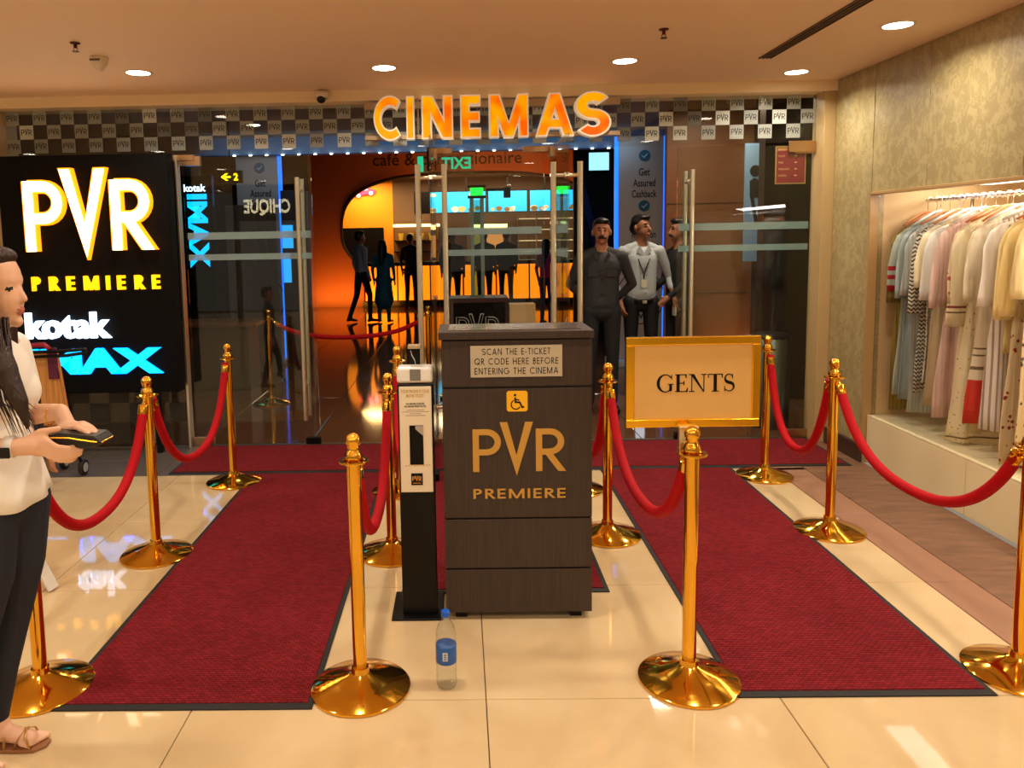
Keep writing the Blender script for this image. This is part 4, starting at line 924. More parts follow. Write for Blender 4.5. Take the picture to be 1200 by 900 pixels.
def human(name_lbl, loc, face, h=1.75, shirt=None, trousers=None, shoe=BLACK, skin=SKIN, hair=HAIRB, arms=None, legs=None, head_turn=0, voxel=.014, moustache=False, female=False, skirt=None, short_sleeve=False, extras=None, group=None, roll_sleeve=False, bulk=1.0):
    t = bpy.data.objects.new('person', None); C.objects.link(t); ORG[t.name] = Vector((0, 0, 0)); tag(t, name_lbl, 'person', group)
    k = h/1.75; J = dict(hipL=(-.095, 0, .92), hipR=(.095, 0, .92), kneeL=(-.10, -.01, .50), kneeR=(.10, -.01, .50), anL=(-.105, .02, .085), anR=(.105, .02, .085), toeL=(-.13, -.16, .03), toeR=(.13, -.16, .03),
        shL=(-.180, .01, 1.405), shR=(.180, .01, 1.405), elL=(-.235, .03, 1.14), elR=(.235, .03, 1.14), wrL=(-.235, -.04, .90), wrR=(.235, -.04, .90))
    J.update(arms or {}); J.update(legs or {}); J = {a: Vector(b)*k for a, b in J.items()}
    S, T, K, W_, HR, LP, EY = range(7); P = []
    V = lambda *a: tuple(v*k for v in a); R_ = lambda r: r*k*bulk
    # trunk
    P += [('e', V(0, 0, 1.30), (R_(.165), R_(.105), .17*k), S), ('e', V(0, .0, 1.12), (R_(.14), R_(.095), .15*k), S), ('e', V(0, 0, 1.0), (R_(.15), R_(.10), .10*k), S), ('e', V(0, .01, .91), (R_(.155), R_(.105), .09*k), T),
          ('c', J['shL'], .050*k, J['shR'], .050*k, S), ('c', V(0, .02, 1.47), .052*k, V(-.13, .015, 1.43), .045*k, S), ('c', V(0, .02, 1.47), .052*k, V(.13, .015, 1.43), .045*k, S), ('c', V(0, .01, 1.42), .06*k, V(0, .005, 1.56), .052*k, K), ('c', V(-.055, 0, 1.33), R_(.098), V(-.055, 0, 1.0), R_(.094), S), ('c', V(.055, 0, 1.33), R_(.098), V(.055, 0, 1.0), R_(.094), S)]
    if female: P += [('e', V(-.07, -.075, 1.28), .058*k, S), ('e', V(.07, -.075, 1.28), .058*k, S)]
    for s in 'LR':
        P += [('c', J['sh'+s], .056*k, J['el'+s], .042*k, S), ('c', J['el'+s], .041*k, J['wr'+s], .028*k, K if short_sleeve else S)]
        if roll_sleeve:
            e, w2 = J['el'+s], J['wr'+s]; P[-1] = ('c', e, .043*k, e+(w2-e)*.45, .040*k, S); P.append(('c', e+(w2-e)*.4, .032*k, w2, .026*k, K))
        P += [('c', J['hip'+s], .085*k, J['knee'+s], .058*k, T), ('c', J['knee'+s], .058*k, J['an'+s], .045*k, T), ('c', J['an'+s]+Vector((0, 0, -.03*k)), .036*k, J['toe'+s], .030*k, W_), ('e', tuple(J['an'+s]+Vector((0, .03, -.045))*k), (.036*k, .045*k, .035*k), W_)]
        # hand: palm, four fingers, thumb
        e, w2 = J['el'+s], J['wr'+s]; d = (w2-e).normalized(); sd = -1 if s == 'L' else 1
        ac = d.cross(Vector((sd, 0, 0))); ac = ac.normalized() if ac.length > .2 else Vector((0, -1, 0)); nrm = ac.cross(d).normalized()
        pc = w2+d*.05*k; P.append(('c', w2, .026*k, pc+d*.03*k, .027*k, K))
        for q in range(4):
            o_ = ac*(-.027+.018*q)*k; b0 = pc+d*.02*k+o_; b1 = b0+d*(.040+.006*(1.5-abs(q-1.5)))*k-nrm*.006*k*(1 if s == 'L' else -1); b2 = b1+d*.022*k-nrm*.018*k*(1 if s == 'L' else -1)
            P += [('c', b0, .0095*k, b1, .009*k, K), ('c', b1, .009*k, b2, .0075*k, K)]
        th0 = w2+d*.03*k+ac*(-.025)*k*-1; th1 = th0+d*.035*k+ac*.028*k; P.append(('c', th0, .011*k, th1, .009*k, K))
    # head
    hd = []
    def rt(p):
        a = head_turn; x, y, z = p; return (x*math.cos(a)-y*math.sin(a), x*math.sin(a)+y*math.cos(a), z)
    hc = (0, 0, 1.635)
    hd += [('e', V(0, .012, 1.655), (.076*k, .092*k, .092*k), K), ('e', V(*rt((0, -.028, 1.60))), (.060*k, .062*k, .080*k), K), ('c', V(*rt((0, -.062, 1.545))), .024*k, V(*rt((0, -.05, 1.57))), .036*k, K),
           ('c', V(*rt((0, -.086, 1.645))), .009*k, V(*rt((0, -.108, 1.607))), .013*k, K), ('e', V(*rt((-.078, .01, 1.625))), (.012*k, .02*k, .032*k), K), ('e', V(*rt((.078, .01, 1.625))), (.012*k, .02*k, .032*k), K),
           ('e', V(*rt((0, -.090, 1.568))), (.024*k, .008*k, .006*k), LP, .0), ('e', V(*rt((-.030, -.080, 1.645))), (.012*k, .008*k, .0042*k), EY, -.001), ('e', V(*rt((.030, -.080, 1.645))), (.012*k, .008*k, .0042*k), EY, -.001),
           ('c', V(*rt((-.046, -.078, 1.667))), .004*k, V(*rt((-.016, -.086, 1.668))), .0045*k, HR, .001), ('c', V(*rt((.046, -.078, 1.667))), .004*k, V(*rt((.016, -.086, 1.668))), .0045*k, HR, .001)]
    if moustache: hd += [('c', V(*rt((-.030, -.088, 1.578))), .008*k, V(*rt((0, -.097, 1.588))), .010*k, HR, .004), ('c', V(*rt((.030, -.088, 1.578))), .008*k, V(*rt((0, -.097, 1.588))), .010*k, HR, .004)]
    P += hd
    if skirt: P += [('c', V(0, 0, .98), .15*k, V(0, .0, .50), .21*k, 7)]
    b = blob(P, 'body', [shirt, trousers or shirt, skin, shoe, hair, LIP, EYEM]+([skirt] if skirt else []), t, voxel)
    hp = [('e', V(*rt((0, .028, 1.687))), (.082*k, .090*k, .076*k), 0), ('e', V(*rt((0, .055, 1.63))), (.077*k, .060*k, .075*k), 0), ('e', V(*rt((0, -.030, 1.728))), (.066*k, .058*k, .028*k), 0)]
    if female: hp += [('c', V(*rt((0, .07, 1.62))), .07*k, V(0, .10, 1.28), .055*k, 0), ('c', V(*rt((-.07, .03, 1.64))), .03*k, V(-.09, .04, 1.38), .03*k, 0), ('c', V(*rt((.07, .03, 1.64))), .03*k, V(.09, .04, 1.38), .03*k, 0)]
    blob(hp, 'hair', [hair], t, max(voxel, .012), 3)
    if extras: extras(t, k)
    t.location = loc; t.rotation_euler = (0, 0, face)
    return t

# --- guard and staff behind the glass
GREY_U = mat('charcoal_uniform', (50, 48, 48), .8, noise=.1); GREY_T = mat('dark_trousers', (30, 29, 31), .8); LSHIRT = mat('pale_blue_shirt', (176, 182, 184), .75, noise=.06, scale=30)
def guard_x(t, k):
    for x in (-.085, .085): MB().box((x-.045, -.118, 1.27), (x+.045, -.104, 1.36)).box((x-.048, -.121, 1.335), (x+.048, -.106, 1.36)).build('pocket', GREY_U, t, bevel=.003)
    m = MB(); m.poly([(0, 0), (.07, .10), (.05, .14), (-.0, .03)], .012, (.005, -.095, 1.36)); m.poly([(0, 0), (-.07, .10), (-.05, .14), (0, .03)], .012, (-.005, -.095, 1.36)); m.build('collar', GREY_U, t)
    for z in (1.33, 1.22, 1.11, 1.0): MB().lathe([(.0, -.002), (.007, -.002), (.007, .002), (0, .002)], 10, (0, -.118, z)).build('button', BLACK, t)
human('guard in dark grey uniform with moustache standing with his arms behind him', (1.31, 7.1, 0), -.12, 1.80, GREY_U, GREY_T, skin=mat('skin_guard', (178, 116, 82), .5), moustache=True, voxel=.0065, bulk=1.08,
      arms=dict(elL=(-.28, .07, 1.16), elR=(.28, .07, 1.16), wrL=(-.10, .17, .95), wrR=(.10, .17, .97)), extras=guard_x)
def staff_x(t, k):
    m = MB(); m.tube([(-.07, -.02, 1.50), (-.06, -.095, 1.40), (-.02, -.118, 1.28), (-.012, -.125, 1.20)], .005, 6).tube([(.07, -.02, 1.50), (.055, -.095, 1.40), (.0, -.118, 1.28), (-.012, -.125, 1.20)], .005, 6); m.build('lanyard', BLACK, t)
    MB().box((-.040, -.132, 1.12), (.018, -.126, 1.20)).build('id_card', mat('id_card', (214, 204, 176), .4), t)
    MB().lathe([(.160, 0), (.163, .004), (.163, .034), (.160, .038)], 30, (0, .005, .955), sy=.70).build('belt', BLACK, t)
    MB().box((-.022, -.124, .958), (.022, -.112, .990)).build('buckle', STEEL, t, bevel=.002)
    for z in (1.33, 1.24, 1.15, 1.06): MB().lathe([(.0, -.002), (.006, -.002), (.006, .002), (0, .002)], 10, (0.02, -.116, z)).build('button', BLACK, t)
    m = MB(); m.poly([(0, 0), (.07, .06), (.045, .12), (-.0, .05)], .010, (.005, -.085, 1.42)); m.poly([(0, 0), (-.07, .06), (-.045, .12), (0, .05)], .010, (-.005, -.085, 1.42)); m.build('collar', LSHIRT, t)
    MB().box((.30, -.15, .83), (.315, -.07, .93)).build('paper_slip', mat('paper', (214, 206, 186), .6), t)
human('young man in pale shirt with lanyard holding a slip of paper', (1.83, 7.75, 0), .08, 1.84, LSHIRT, mat('black_trousers', (16, 15, 16), .7), skin=SKIN_D, head_turn=.55, voxel=.0065, roll_sleeve=True, extras=staff_x, bulk=.95,
      arms=dict(elL=(-.26, .04, 1.14), wrL=(-.22, -.06, .92), elR=(.29, .03, 1.15), wrR=(.30, -.08, .95)))
human('bearded man in black facing left beside the brown partition', (2.22, 7.8, 0), -1.35, 1.80, mat('black_shirt', (16, 15, 16), .8), GREY_T, skin=SKIN_D, voxel=.011, moustache=True,
      arms=dict(elL=(-.24, -.02, 1.15), wrL=(-.20, -.20, 1.0), elR=(.24, -.02, 1.15), wrR=(.20, -.20, 1.0)))
# --- people at the bar
TEAL = mat('teal_dress', (22, 92, 100), .7); WSH = mat('white_shirt_dim', (168, 172, 176), .7); BLK = mat('black_clothes', (16, 14, 14), .8); MAG = mat('magenta_top', (176, 34, 92), .7); NAVY = mat('navy_jeans', (34, 44, 78), .8)
stride = dict(kneeL=(-.10, -.12, .52), anL=(-.12, -.10, .085), toeL=(-.14, -.28, .03), kneeR=(.10, .06, .52), anR=(.12, .22, .10), toeR=(.13, .06, .03))
human('man in white shirt striding toward the bar inside the lobby', (-1.95, 15.0, 0), 2.2, 1.80, WSH, BLK, skin=SKIN_D, voxel=.022, legs=stride)
human('woman in a teal dress with her back turned in the lobby', (-1.50, 14.85, 0), 2.9, 1.62, TEAL, TEAL, skin=SKIN, voxel=.022, female=True, skirt=TEAL)
human('customer in black standing by the glowing bar left of the open door', (-1.12, 17.3, 0), 2.8, 1.74, BLK, BLK, skin=SKIN_D, voxel=.025)
for x, y, a, lb, s_, f_ in ((-.16, 15.8, 3.0, 'customer in black behind the left open door edge', BLK, False), (.52, 16.4, 2.9, 'broad customer in black at the middle of the bar', mat('slate_shirt', (56, 62, 78), .8), False), (1.02, 17.0, 3.3, 'customer in dark clothes at the right of the bar screens', BLK, False)):
    human(lb, (x, y, 0), a, 1.78, s_, BLK, skin=SKIN_D, voxel=.025, female=f_, bulk=1.1)
human('woman in a magenta top standing before the bar', (1.60, 14.2, 0), 2.4, 1.58, MAG, NAVY, skin=SKIN, voxel=.022, female=True)

# --- the woman in the foreground (she faces +x)
t = thing('person', (-1.43, 2.27, 0), 'woman in white top and dark jeans at the left edge holding a black wallet', 'person')
ORG[t.name] = Vector((-1.43, 2.27, 0)); O_ = Vector((-1.43, 2.27, 0))
K_, JN, TP, SO, LPm, EYm, BR = 0, 1, 2, 3, 4, 5, 6
hc = Vector((-1.385, 2.27, 1.525)); P = []
w_ = lambda x, y, z: (x, y, z)
P += [('e', (-1.392, 2.27, 1.560), (.088, .074, .090), K_), ('e', (-1.356, 2.27, 1.500), (.056, .056, .076), K_), ('e', (-1.330, 2.27, 1.555), (.028, .045, .035), K_), ('c', (-1.322, 2.27, 1.430), .019, (-1.345, 2.27, 1.445), .034, K_),
      ('c', (-1.307, 2.27, 1.530), .008, (-1.2935, 2.27, 1.497), .0105, K_), ('e', (-1.310, 2.257, 1.492), (.011, .009, .008), K_), ('e', (-1.310, 2.283, 1.492), (.011, .009, .008), K_),
      ('e', (-1.3045, 2.27, 1.466), (.0085, .015, .0045), LPm, .0), ('e', (-1.3065, 2.27, 1.457), (.009, .016, .0052), LPm, .0),
      ('e', (-1.3200, 2.240, 1.529), (.010, .012, .0058), EYm, .0005), ('e', (-1.3215, 2.300, 1.528), (.009, .011, .0042), EYm, .0),
      ('c', (-1.334, 2.226, 1.551), .0035, (-1.315, 2.252, 1.552), .004, BR, .001), ('c', (-1.334, 2.314, 1.551), .0035, (-1.315, 2.288, 1.552), .004, BR, .001),
      ('e', (-1.395, 2.196, 1.515), (.018, .011, .028), K_), ('e', (-1.395, 2.344, 1.515), (.018, .011, .028), K_),
      ('c', (-1.415, 2.27, 1.36), .058, (-1.392, 2.27, 1.46), .047, K_)]
# torso
P += [('e', (-1.42, 2.27, 1.24), (.098, .150, .150), K_), ('e', (-1.375, 2.21, 1.205), (.060, .058, .062), K_), ('e', (-1.375, 2.33, 1.205), (.060, .058, .062), K_), ('e', (-1.42, 2.27, 1.07), (.088, .122, .14), K_), ('e', (-1.425, 2.27, .90), (.115, .155, .12), JN),
      ('c', (-1.43, 2.13, 1.335), .048, (-1.43, 2.41, 1.335), .048, K_)]
# legs, slightly apart
P += [('c', (-1.425, 2.195, .86), .100, (-1.43, 2.195, .66), .078, JN), ('c', (-1.43, 2.195, .66), .076, (-1.47, 2.195, .48), .054, JN), ('c', (-1.47, 2.195, .48), .054, (-1.54, 2.20, .30), .048, JN), ('c', (-1.54, 2.20, .30), .046, (-1.60, 2.20, .115), .036, JN),
      ('c', (-1.405, 2.335, .86), .100, (-1.415, 2.34, .66), .078, JN), ('c', (-1.415, 2.34, .66), .078, (-1.445, 2.34, .48), .055, JN), ('c', (-1.445, 2.34, .48), .054, (-1.50, 2.345, .28), .046, JN), ('c', (-1.50, 2.345, .28), .046, (-1.535, 2.35, .115), .036, JN)]
for dx, fy in ((-.135, 2.20), (-.07, 2.35)):
    P += [('c', (-1.465+dx, fy, .12), .032, (-1.462+dx, fy, .06), .034, K_), ('e', (-1.49+dx, fy, .040), (.034, .031, .030), K_), ('c', (-1.45+dx, fy, .052), .030, (-1.36+dx, fy-.005, .034), .024, K_)]
for dx, fy in ((-.135, 2.20), (-.07, 2.35)):
    for q in range(5): P += [('c', (-1.365+dx-.004*q, fy+.026-.013*q, .028), .0125-.001*q, (-1.322+dx-.008*q, fy+.030-.0145*q, .020), .0115-.001*q, K_)]
# near (right) arm, elbow back, forearm forward to the wallet
P += [('c', (-1.43, 2.125, 1.335), .047, (-1.475, 2.085, 1.09), .040, K_), ('c', (-1.475, 2.085, 1.09), .040, (-1.315, 2.10, 1.060), .026, K_)]
P += [('c', (-1.315, 2.10, 1.060), .026, (-1.245, 2.115, 1.060), .027, K_), ('e', (-1.228, 2.118, 1.060), (.040, .018, .034), K_)]
# far arm
P += [('c', (-1.43, 2.415, 1.335), .047, (-1.42, 2.45, 1.10), .040, K_), ('c', (-1.42, 2.45, 1.10), .038, (-1.275, 2.33, 1.11), .025, K_), ('c', (-1.275, 2.33, 1.11), .025, (-1.215, 2.25, 1.085), .025, K_), ('e', (-1.20, 2.235, 1.085), (.036, .034, .018), K_)]
def finger(pts, r): 
    for i in range(len(pts)-1): P.append(('c', pts[i], r-.0006*i, pts[i+1], r-.0006*(i+1), K_))
# near hand: fingers run under and curl up round the far edge, thumb on top
for q in range(4):
    z = 1.052-.014*q+.010; y = 2.112; L = (.062, .070, .066, .052)[q]
    finger([(-1.205, y, z+.012), (-1.205+L*.55, y-.002+.004*q, z-.006), (-1.205+L, y+.012+.004*q, z-.012), (-1.205+L*1.18, y+.034, z-.008)], .0088)
finger([(-1.265, 2.115, 1.078), (-1.225, 2.12, 1.100), (-1.180, 2.135, 1.104)], .0105)
# far hand laid over the top of the wallet
for q in range(4):
    y = 2.262-.018*q; L = (.062, .074, .078, .068)[q]
    finger([(-1.185, y-.02, 1.090), (-1.185+L*.5, y-.034, 1.098), (-1.185+L, y-.046, 1.088), (-1.185+L*1.2, y-.050, 1.078)], .0086)
finger([(-1.235, 2.25, 1.075), (-1.205, 2.205, 1.062), (-1.18, 2.18, 1.056)], .010)
def reach(v):   # both hands pushed a little forward and up
    return (v[0]+.035, v[1], v[2]+.026) if v[0] > -1.32 and 1.0 < v[2] < 1.13 and abs(v[1]-2.17) < .19 else v
P = [tuple([p[0], reach(p[1]), p[2]]+([reach(p[3])]+list(p[4:]) if p[0] == 'c' else list(p[3:]))) for p in P]
def shiftP(P): 
    out = []
    for p in P:
        p = list(p); p[1] = tuple(Vector(p[1])-O_)
        if p[0] == 'c': p[3] = tuple(Vector(p[3])-O_)
        out.append(tuple(p))
    return out
WSHIFT = -.022
JEAN = mat('dark_denim', (22, 28, 42), .8, noise=.12, scale=60, bump=.15, bscale=40); WTOP = mat('white_crepe', (246, 240, 230), .7, noise=.03, bump=.35, bscale=9)
blob(shiftP(P), 'body', [SKIN_F, JEAN, WTOP, BLACK, LIP, EYEM, HAIR], t, .0052, 2)
# blouse: fitted over the chest, short sleeves, flared below the waist
B_ = [('e', (-1.42, 2.27, 1.24), (.110, .163, .150), 0), ('e', (-1.372, 2.21, 1.205), (.070, .068, .072), 0), ('e', (-1.372, 2.33, 1.205), (.070, .068, .072), 0), ('e', (-1.42, 2.27, 1.07), (.101, .136, .14), 0),
      ('c', (-1.43, 2.14, 1.325), .052, (-1.43, 2.40, 1.325), .052, 0), ('c', (-1.43, 2.125, 1.33), .056, (-1.455, 2.10, 1.20), .058, 0), ('c', (-1.43, 2.415, 1.33), .056, (-1.425, 2.44, 1.20), .058, 0)]
blob(shiftP(B_), 'blouse', [WTOP], t, .008, 4)
m = MB(); rows = [(1.09, .098, .134, 0), (1.04, .103, .139, .003), (.98, .114, .152, .007), (.92, .125, .166, .012), (.875, .133, .175, .016)]
n = 72; vs_ = []; fs = []
for z, rx, ry, wv in rows:
    for kk in range(n): a = 2*PI*kk/n; f_ = 1+wv*3.2*math.sin(9*a+.6)/1; vs_.append((-1.42+rx*math.cos(a)*f_, 2.27+ry*math.sin(a)*f_, z+.014*math.sin(3*a)*(wv*30)))
for i in range(len(rows)-1):
    for kk in range(n): k2 = (kk+1) % n; fs.append((i*n+kk, (i+1)*n+kk, (i+1)*n+k2, i*n+k2))
pb = m.add(vs_, fs).build('peplum', WTOP, t, smooth=True); sd = pb.modifiers.new('s', 'SOLIDIFY'); sd.thickness = .003
# hair: cap, long fall in front of the near shoulder
Hh = [('e', (-1.415, 2.27, 1.575), (.096, .086, .092), 0), ('e', (-1.45, 2.27, 1.50), (.072, .084, .10), 0), ('e', (-1.375, 2.27, 1.625), (.060, .070, .034), 0), ('c', (-1.36, 2.205, 1.60), .016, (-1.40, 2.188, 1.52), .028, 0), ('c', (-1.36, 2.335, 1.60), .016, (-1.40, 2.352, 1.52), .028, 0),
      ('e', (-1.375, 2.200, 1.535), (.040, .018, .085), 0), ('c', (-1.375, 2.195, 1.50), .030, (-1.345, 2.170, 1.40), .038, 0), ('c', (-1.345, 2.170, 1.40), .038, (-1.290, 2.140, 1.30), .036, 0), ('c', (-1.290, 2.140, 1.30), .034, (-1.245, 2.125, 1.21), .024, 0), ('c', (-1.245, 2.125, 1.21), .022, (-1.225, 2.120, 1.14), .008, 0),
      ('c', (-1.46, 2.27, 1.48), .075, (-1.52, 2.27, 1.20), .062, 0), ('c', (-1.40, 2.35, 1.50), .03, (-1.41, 2.36, 1.30), .03, 0)]
blob(shiftP(Hh), 'hair', [HAIR], t, .007, 3)
m = MB()
for q in range(40):
    a = random.random(); y = 2.112+.04*random.random(); x = -1.355+.05*random.random()
    m.tube([(x, y+.05, 1.45), (x+.02+.02*a, y+.01, 1.33), (x+.045+.03*a, y-.012+.01*a, 1.22), (x+.085+.02*a, y-.008+.012*a, 1.09+.10*random.random())], [.003, .0028, .002, .0004], 5)
m.build('loose_strands', HAIR, t, smooth=True)
# watch, bracelet, sandals
wt = MB().tube([(-1.283, 2.103, 1.087), (-1.259, 2.107, 1.087)], .0315, 20).build('watch_strap', mat('white_strap', (226, 222, 214), .4), t, smooth=True)
MB().box((-1.290, 2.066, 1.062), (-1.252, 2.074, 1.094)).build('watch_face', BLACK_GLOSS, wt, bevel=.004)
m = MB(); m.tube([(-1.283+.0*q, 2.343+.028*math.cos(a), 1.120+.028*math.sin(a)) for q, a in enumerate([i*PI/8 for i in range(17)])], .002, 6); m.build('bracelet', GOLD, t, smooth=True)
SAN = mat('sandal_leather', (150, 100, 62), .5); SPK = mat('gold_strap', (196, 150, 92), .3, .6)
for dx, fy in ((-.135, 2.20), (-.07, 2.35)):
    pts = [(-1.525, fy-.022), (-1.49, fy-.036), (-1.40, fy-.040), (-1.335, fy-.036), (-1.305, fy-.010), (-1.305, fy+.022), (-1.34, fy+.042), (-1.42, fy+.038), (-1.50, fy+.032), (-1.525, fy+.018)]
    sn = MB().poly([(a+dx, b) for a, b in pts], .012, (0, 0, .0), ux=(1, 0, 0), uz=(0, 1, 0)).build('sandal', SAN, t, bevel=.003)
    m = MB()
    for x0, x1 in ((-1.345, -1.40), (-1.40, -1.345), (-1.43, -1.44)):
        x0 += dx; x1 += dx; m.tube([(x0, fy-.036, .014), (x0*.7+x1*.3, fy-.030, .050), ((x0+x1)/2, fy, .066), (x1*.7+x0*.3, fy+.030, .050), (x1, fy+.036, .014)], .0045, 6, flat=.5)
    m.build('strap', SPK, sn, smooth=True)
t.location.x += WSHIFT
t2 = thing('wallet', (-1.17, 2.17, 1.07), 'black wallet with gold zip held in the woman\'s hands', 'wallet')
wm = MB().poly([(-.09, .012), (-.08, -.004), (.05, -.022), (.095, -.014), (.105, -.002), (.085, .014), (-.02, .026)], .085, (-1.160, 2.215, 1.066))
wm.build('leather_body', mat('black_leather', (22, 17, 16), .4, bump=.4, bscale=80), t2, bevel=.006, seg=3)
MB().tube([(-1.235, 2.128, 1.080), (-1.15, 2.128, 1.078), (-1.075, 2.128, 1.066), (-1.056, 2.14, 1.062), (-1.054, 2.20, 1.062)], .0028, 6).build('gold_zip', GOLD_RIM, t2)
t2.location.x += WSHIFT+.035; t2.location.z += .026

# --- child half hidden behind the woman
def child_x(t, k): pass
c_ = human('child in dark clothes almost hidden behind the woman, one trainer showing', (-2.165, 3.60, 0), PI/2-.2, 1.14, mat('child_shirt', (40, 40, 52), .8), mat('child_trousers', (30, 30, 36), .8), shoe=mat('black_trainer', (18, 18, 20), .4), skin=SKIN, voxel=.010,
      legs=dict(kneeL=(-.10, -.14, .50), anL=(-.10, -.16, .24), toeL=(-.10, -.26, .05), kneeR=(.10, .02, .50), anR=(.10, .12, .085), toeR=(.10, -.05, .03)))
m = MB()
m.poly([(-.030, 0), (.030, 0), (.034, .05), (.036, .16), (.022, .20), (-.022, .20), (-.034, .16), (-.030, .06)], .014, (0, 0, 0), ux=(1, 0, 0), uz=(0, 1, 0))
so = m.build('rubber_sole', mat('white_sole', (226, 220, 208), .6), c_, bevel=.003); so.parent = c_
so.location = (-.078, -.195, .004); so.rotation_euler = (math.radians(60), 0, 0)
# ================================================================ push trolley behind the woman
t = thing('push_cart', (-2.95, 5.2, 0), 'wooden backed push cart with small black wheels behind the woman', 'cart')
m = MB().poly([(0, 0), (.30, 0), (.245, .50), (-.02, .50)], .025, (-3.02, 5.15, .42)); m.build('back_board', LIGHT_WOOD, t, bevel=.004)
m = MB(); q = [(0, 0), (.30, 0), (.245, .50), (-.02, .50)]
for i in range(4):
    a, b = q[i], q[(i+1) % 4]; m.tube([(-3.02+a[0], 5.125, .42+a[1]), (-3.02+b[0], 5.125, .42+b[1])], .013, 4)
m.build('board_frame', wood_mat('edge_wood', (176, 112, 52), (204, 140, 70)), t)
MB().tube([(-3.0, 5.16, .42), (-2.99, 5.1, .07)], .012, 8).tube([(-2.76, 5.16, .42), (-2.74, 5.3, .06)], .012, 8).tube([(-3.0, 5.16, .42), (-2.96, 5.45, .06)], .012, 8).build('cart_frame', BLACK, t)
for x, y, r in ((-3.0, 5.06, .075), (-2.735, 5.3, .055), (-2.95, 5.45, .055)):
    wl = MB().tube([(x-.016, y, r+.005), (x+.016, y, r+.005)], r, 24).build('wheel', RUBBER, t, bevel=.006); MB().tube([(x-.018, y, r+.005), (x+.018, y, r+.005)], r*.62, 20).build('rim', mat('grey_rim', (170, 170, 170), .4), wl)
HNDR = mat('red_grip', (150, 20, 50), .5)
MB().tube([(-3.12, 5.1, .94), (-2.98, 5.08, .975), (-2.82, 5.06, .985), (-2.78, 5.05, .955)], .016, 10).build('red_handle', HNDR, t, smooth=True)
MB().tube([(-3.10, 5.08, .915), (-2.90, 5.05, .935), (-2.70, 5.05, .94), (-2.52, 5.02, .955), (-2.50, 5.02, .935), (-2.66, 5.03, .912), (-2.9, 5.04, .905)], .011, 8).build('black_handle', BLACK, t, smooth=True)
MB().box((-2.83, 5.10, .74), (-2.765, 5.12, .955)).build('purple_strap', mat('plum_strap', (92, 20, 60), .6), t, bevel=.004)

# ================================================================ LOBBY beyond the glass
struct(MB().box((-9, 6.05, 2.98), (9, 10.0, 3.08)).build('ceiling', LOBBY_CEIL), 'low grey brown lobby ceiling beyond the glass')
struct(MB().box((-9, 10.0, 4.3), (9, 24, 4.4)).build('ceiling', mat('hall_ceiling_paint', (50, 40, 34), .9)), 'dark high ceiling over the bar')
struct(MB().box((-9, 10.0, 2.76), (9, 10.2, 4.35)).build('trim_7', mat('blue_grey_bulkhead', (96, 128, 160), .5)), 'bulkhead across the lobby with a row of tiny lamps')
dm = MB().lathe([(0, 0), (.018, .002), (.018, .012), (0, .012)], 10); dme = bpy.data.meshes.new('bulb'); dme.from_pydata(dm.v, [], dm.f); dme.materials.append(emit('dot_glow', (255, 250, 235), 9))
for i in range(27):
    o = bpy.data.objects.new('ceiling_bulb', dme); C.objects.link(o); o.location = (-2.9+.21*i, 9.985, 2.745); tag(o, 'tiny white lamp in the row along the lobby bulkhead', 'light', 'tiny lamps along the lobby bulkhead')
for x, y, lb in ((-1.9, 7.4, 'lobby downlight seen through the left part of the transom'), (1.9, 7.2, 'lobby downlight seen above the right glass door'), (-2.35, 8.9, 'lobby downlight above the left information stand')):
    c = copy_tree(dl0); c.location = (x, y, 2.98); c['label'] = lb; c['group'] = 'lobby downlights'
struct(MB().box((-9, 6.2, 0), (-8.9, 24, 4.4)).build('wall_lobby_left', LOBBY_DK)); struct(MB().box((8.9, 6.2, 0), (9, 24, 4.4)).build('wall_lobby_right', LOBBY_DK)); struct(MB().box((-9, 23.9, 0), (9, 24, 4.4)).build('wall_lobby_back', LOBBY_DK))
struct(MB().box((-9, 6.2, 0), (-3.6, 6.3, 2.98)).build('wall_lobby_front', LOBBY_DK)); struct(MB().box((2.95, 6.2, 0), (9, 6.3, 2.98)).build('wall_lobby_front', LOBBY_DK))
# left: vertical black sign, dark wall with panels, desk
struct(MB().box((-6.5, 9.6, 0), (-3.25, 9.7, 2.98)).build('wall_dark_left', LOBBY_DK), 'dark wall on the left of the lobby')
t = thing('vertical_sign', (-3.12, 8.98, 0), 'tall black sign with turned blue letters seen through the left door', 'sign')
MB().box((-3.30, 8.95, .3), (-2.88, 9.03, 2.42)).build('black_panel', BLACK_GLOSS, t); MB().box((-3.2, 8.96, 0), (-3.07, 9.02, .3)).build('post', BLACK, t)
mb = MB(); text(mb, 'kotak', (-3.08, 8.945, 2.28), .26, .085, bold=.03); mb.build('white_wording', KF, t)
mb = MB(); text(mb, 'IMAX', (-3.06, 8.945, 1.78), .86, .235, ux=(0, 0, -1), uz=(1, 0, 0), bold=.04); mb.build('turned_blue_letters', BF, t)
for i in range(5):
    tag(MB().box((-2.92+.13*i+.0, 9.55-.02*i, .0), (-2.80+.13*i, 9.60-.02*i, 2.1)).build('wall_panel', mat('grey_panel_%d' % i, (92-8*i, 84-8*i, 78-8*i), .5)), 'narrow grey upright panel behind the left glass door', 'panel', 'grey upright panels in the lobby')
t = thing('arrow_sign', (-2.72, 8.6, 2.4), 'small yellow lit arrow sign hanging in the lobby', 'sign')
MB().box((-2.70, 8.60, 2.30), (-2.42, 8.64, 2.44)).build('box', BLACK, t); MB().tube([(-2.56, 8.62, 2.44), (-2.56, 8.62, 2.98)], .008, 6).build('hanger', BLACK, t)
mb = MB()
for q in ribbon([(-.10, 0), (.0, 0)], .02)+ribbon([(-.04, .04), (-.09, 0), (-.04, -.04)], .018): mb.poly(q, .004, (-2.55, 8.598, 2.37))
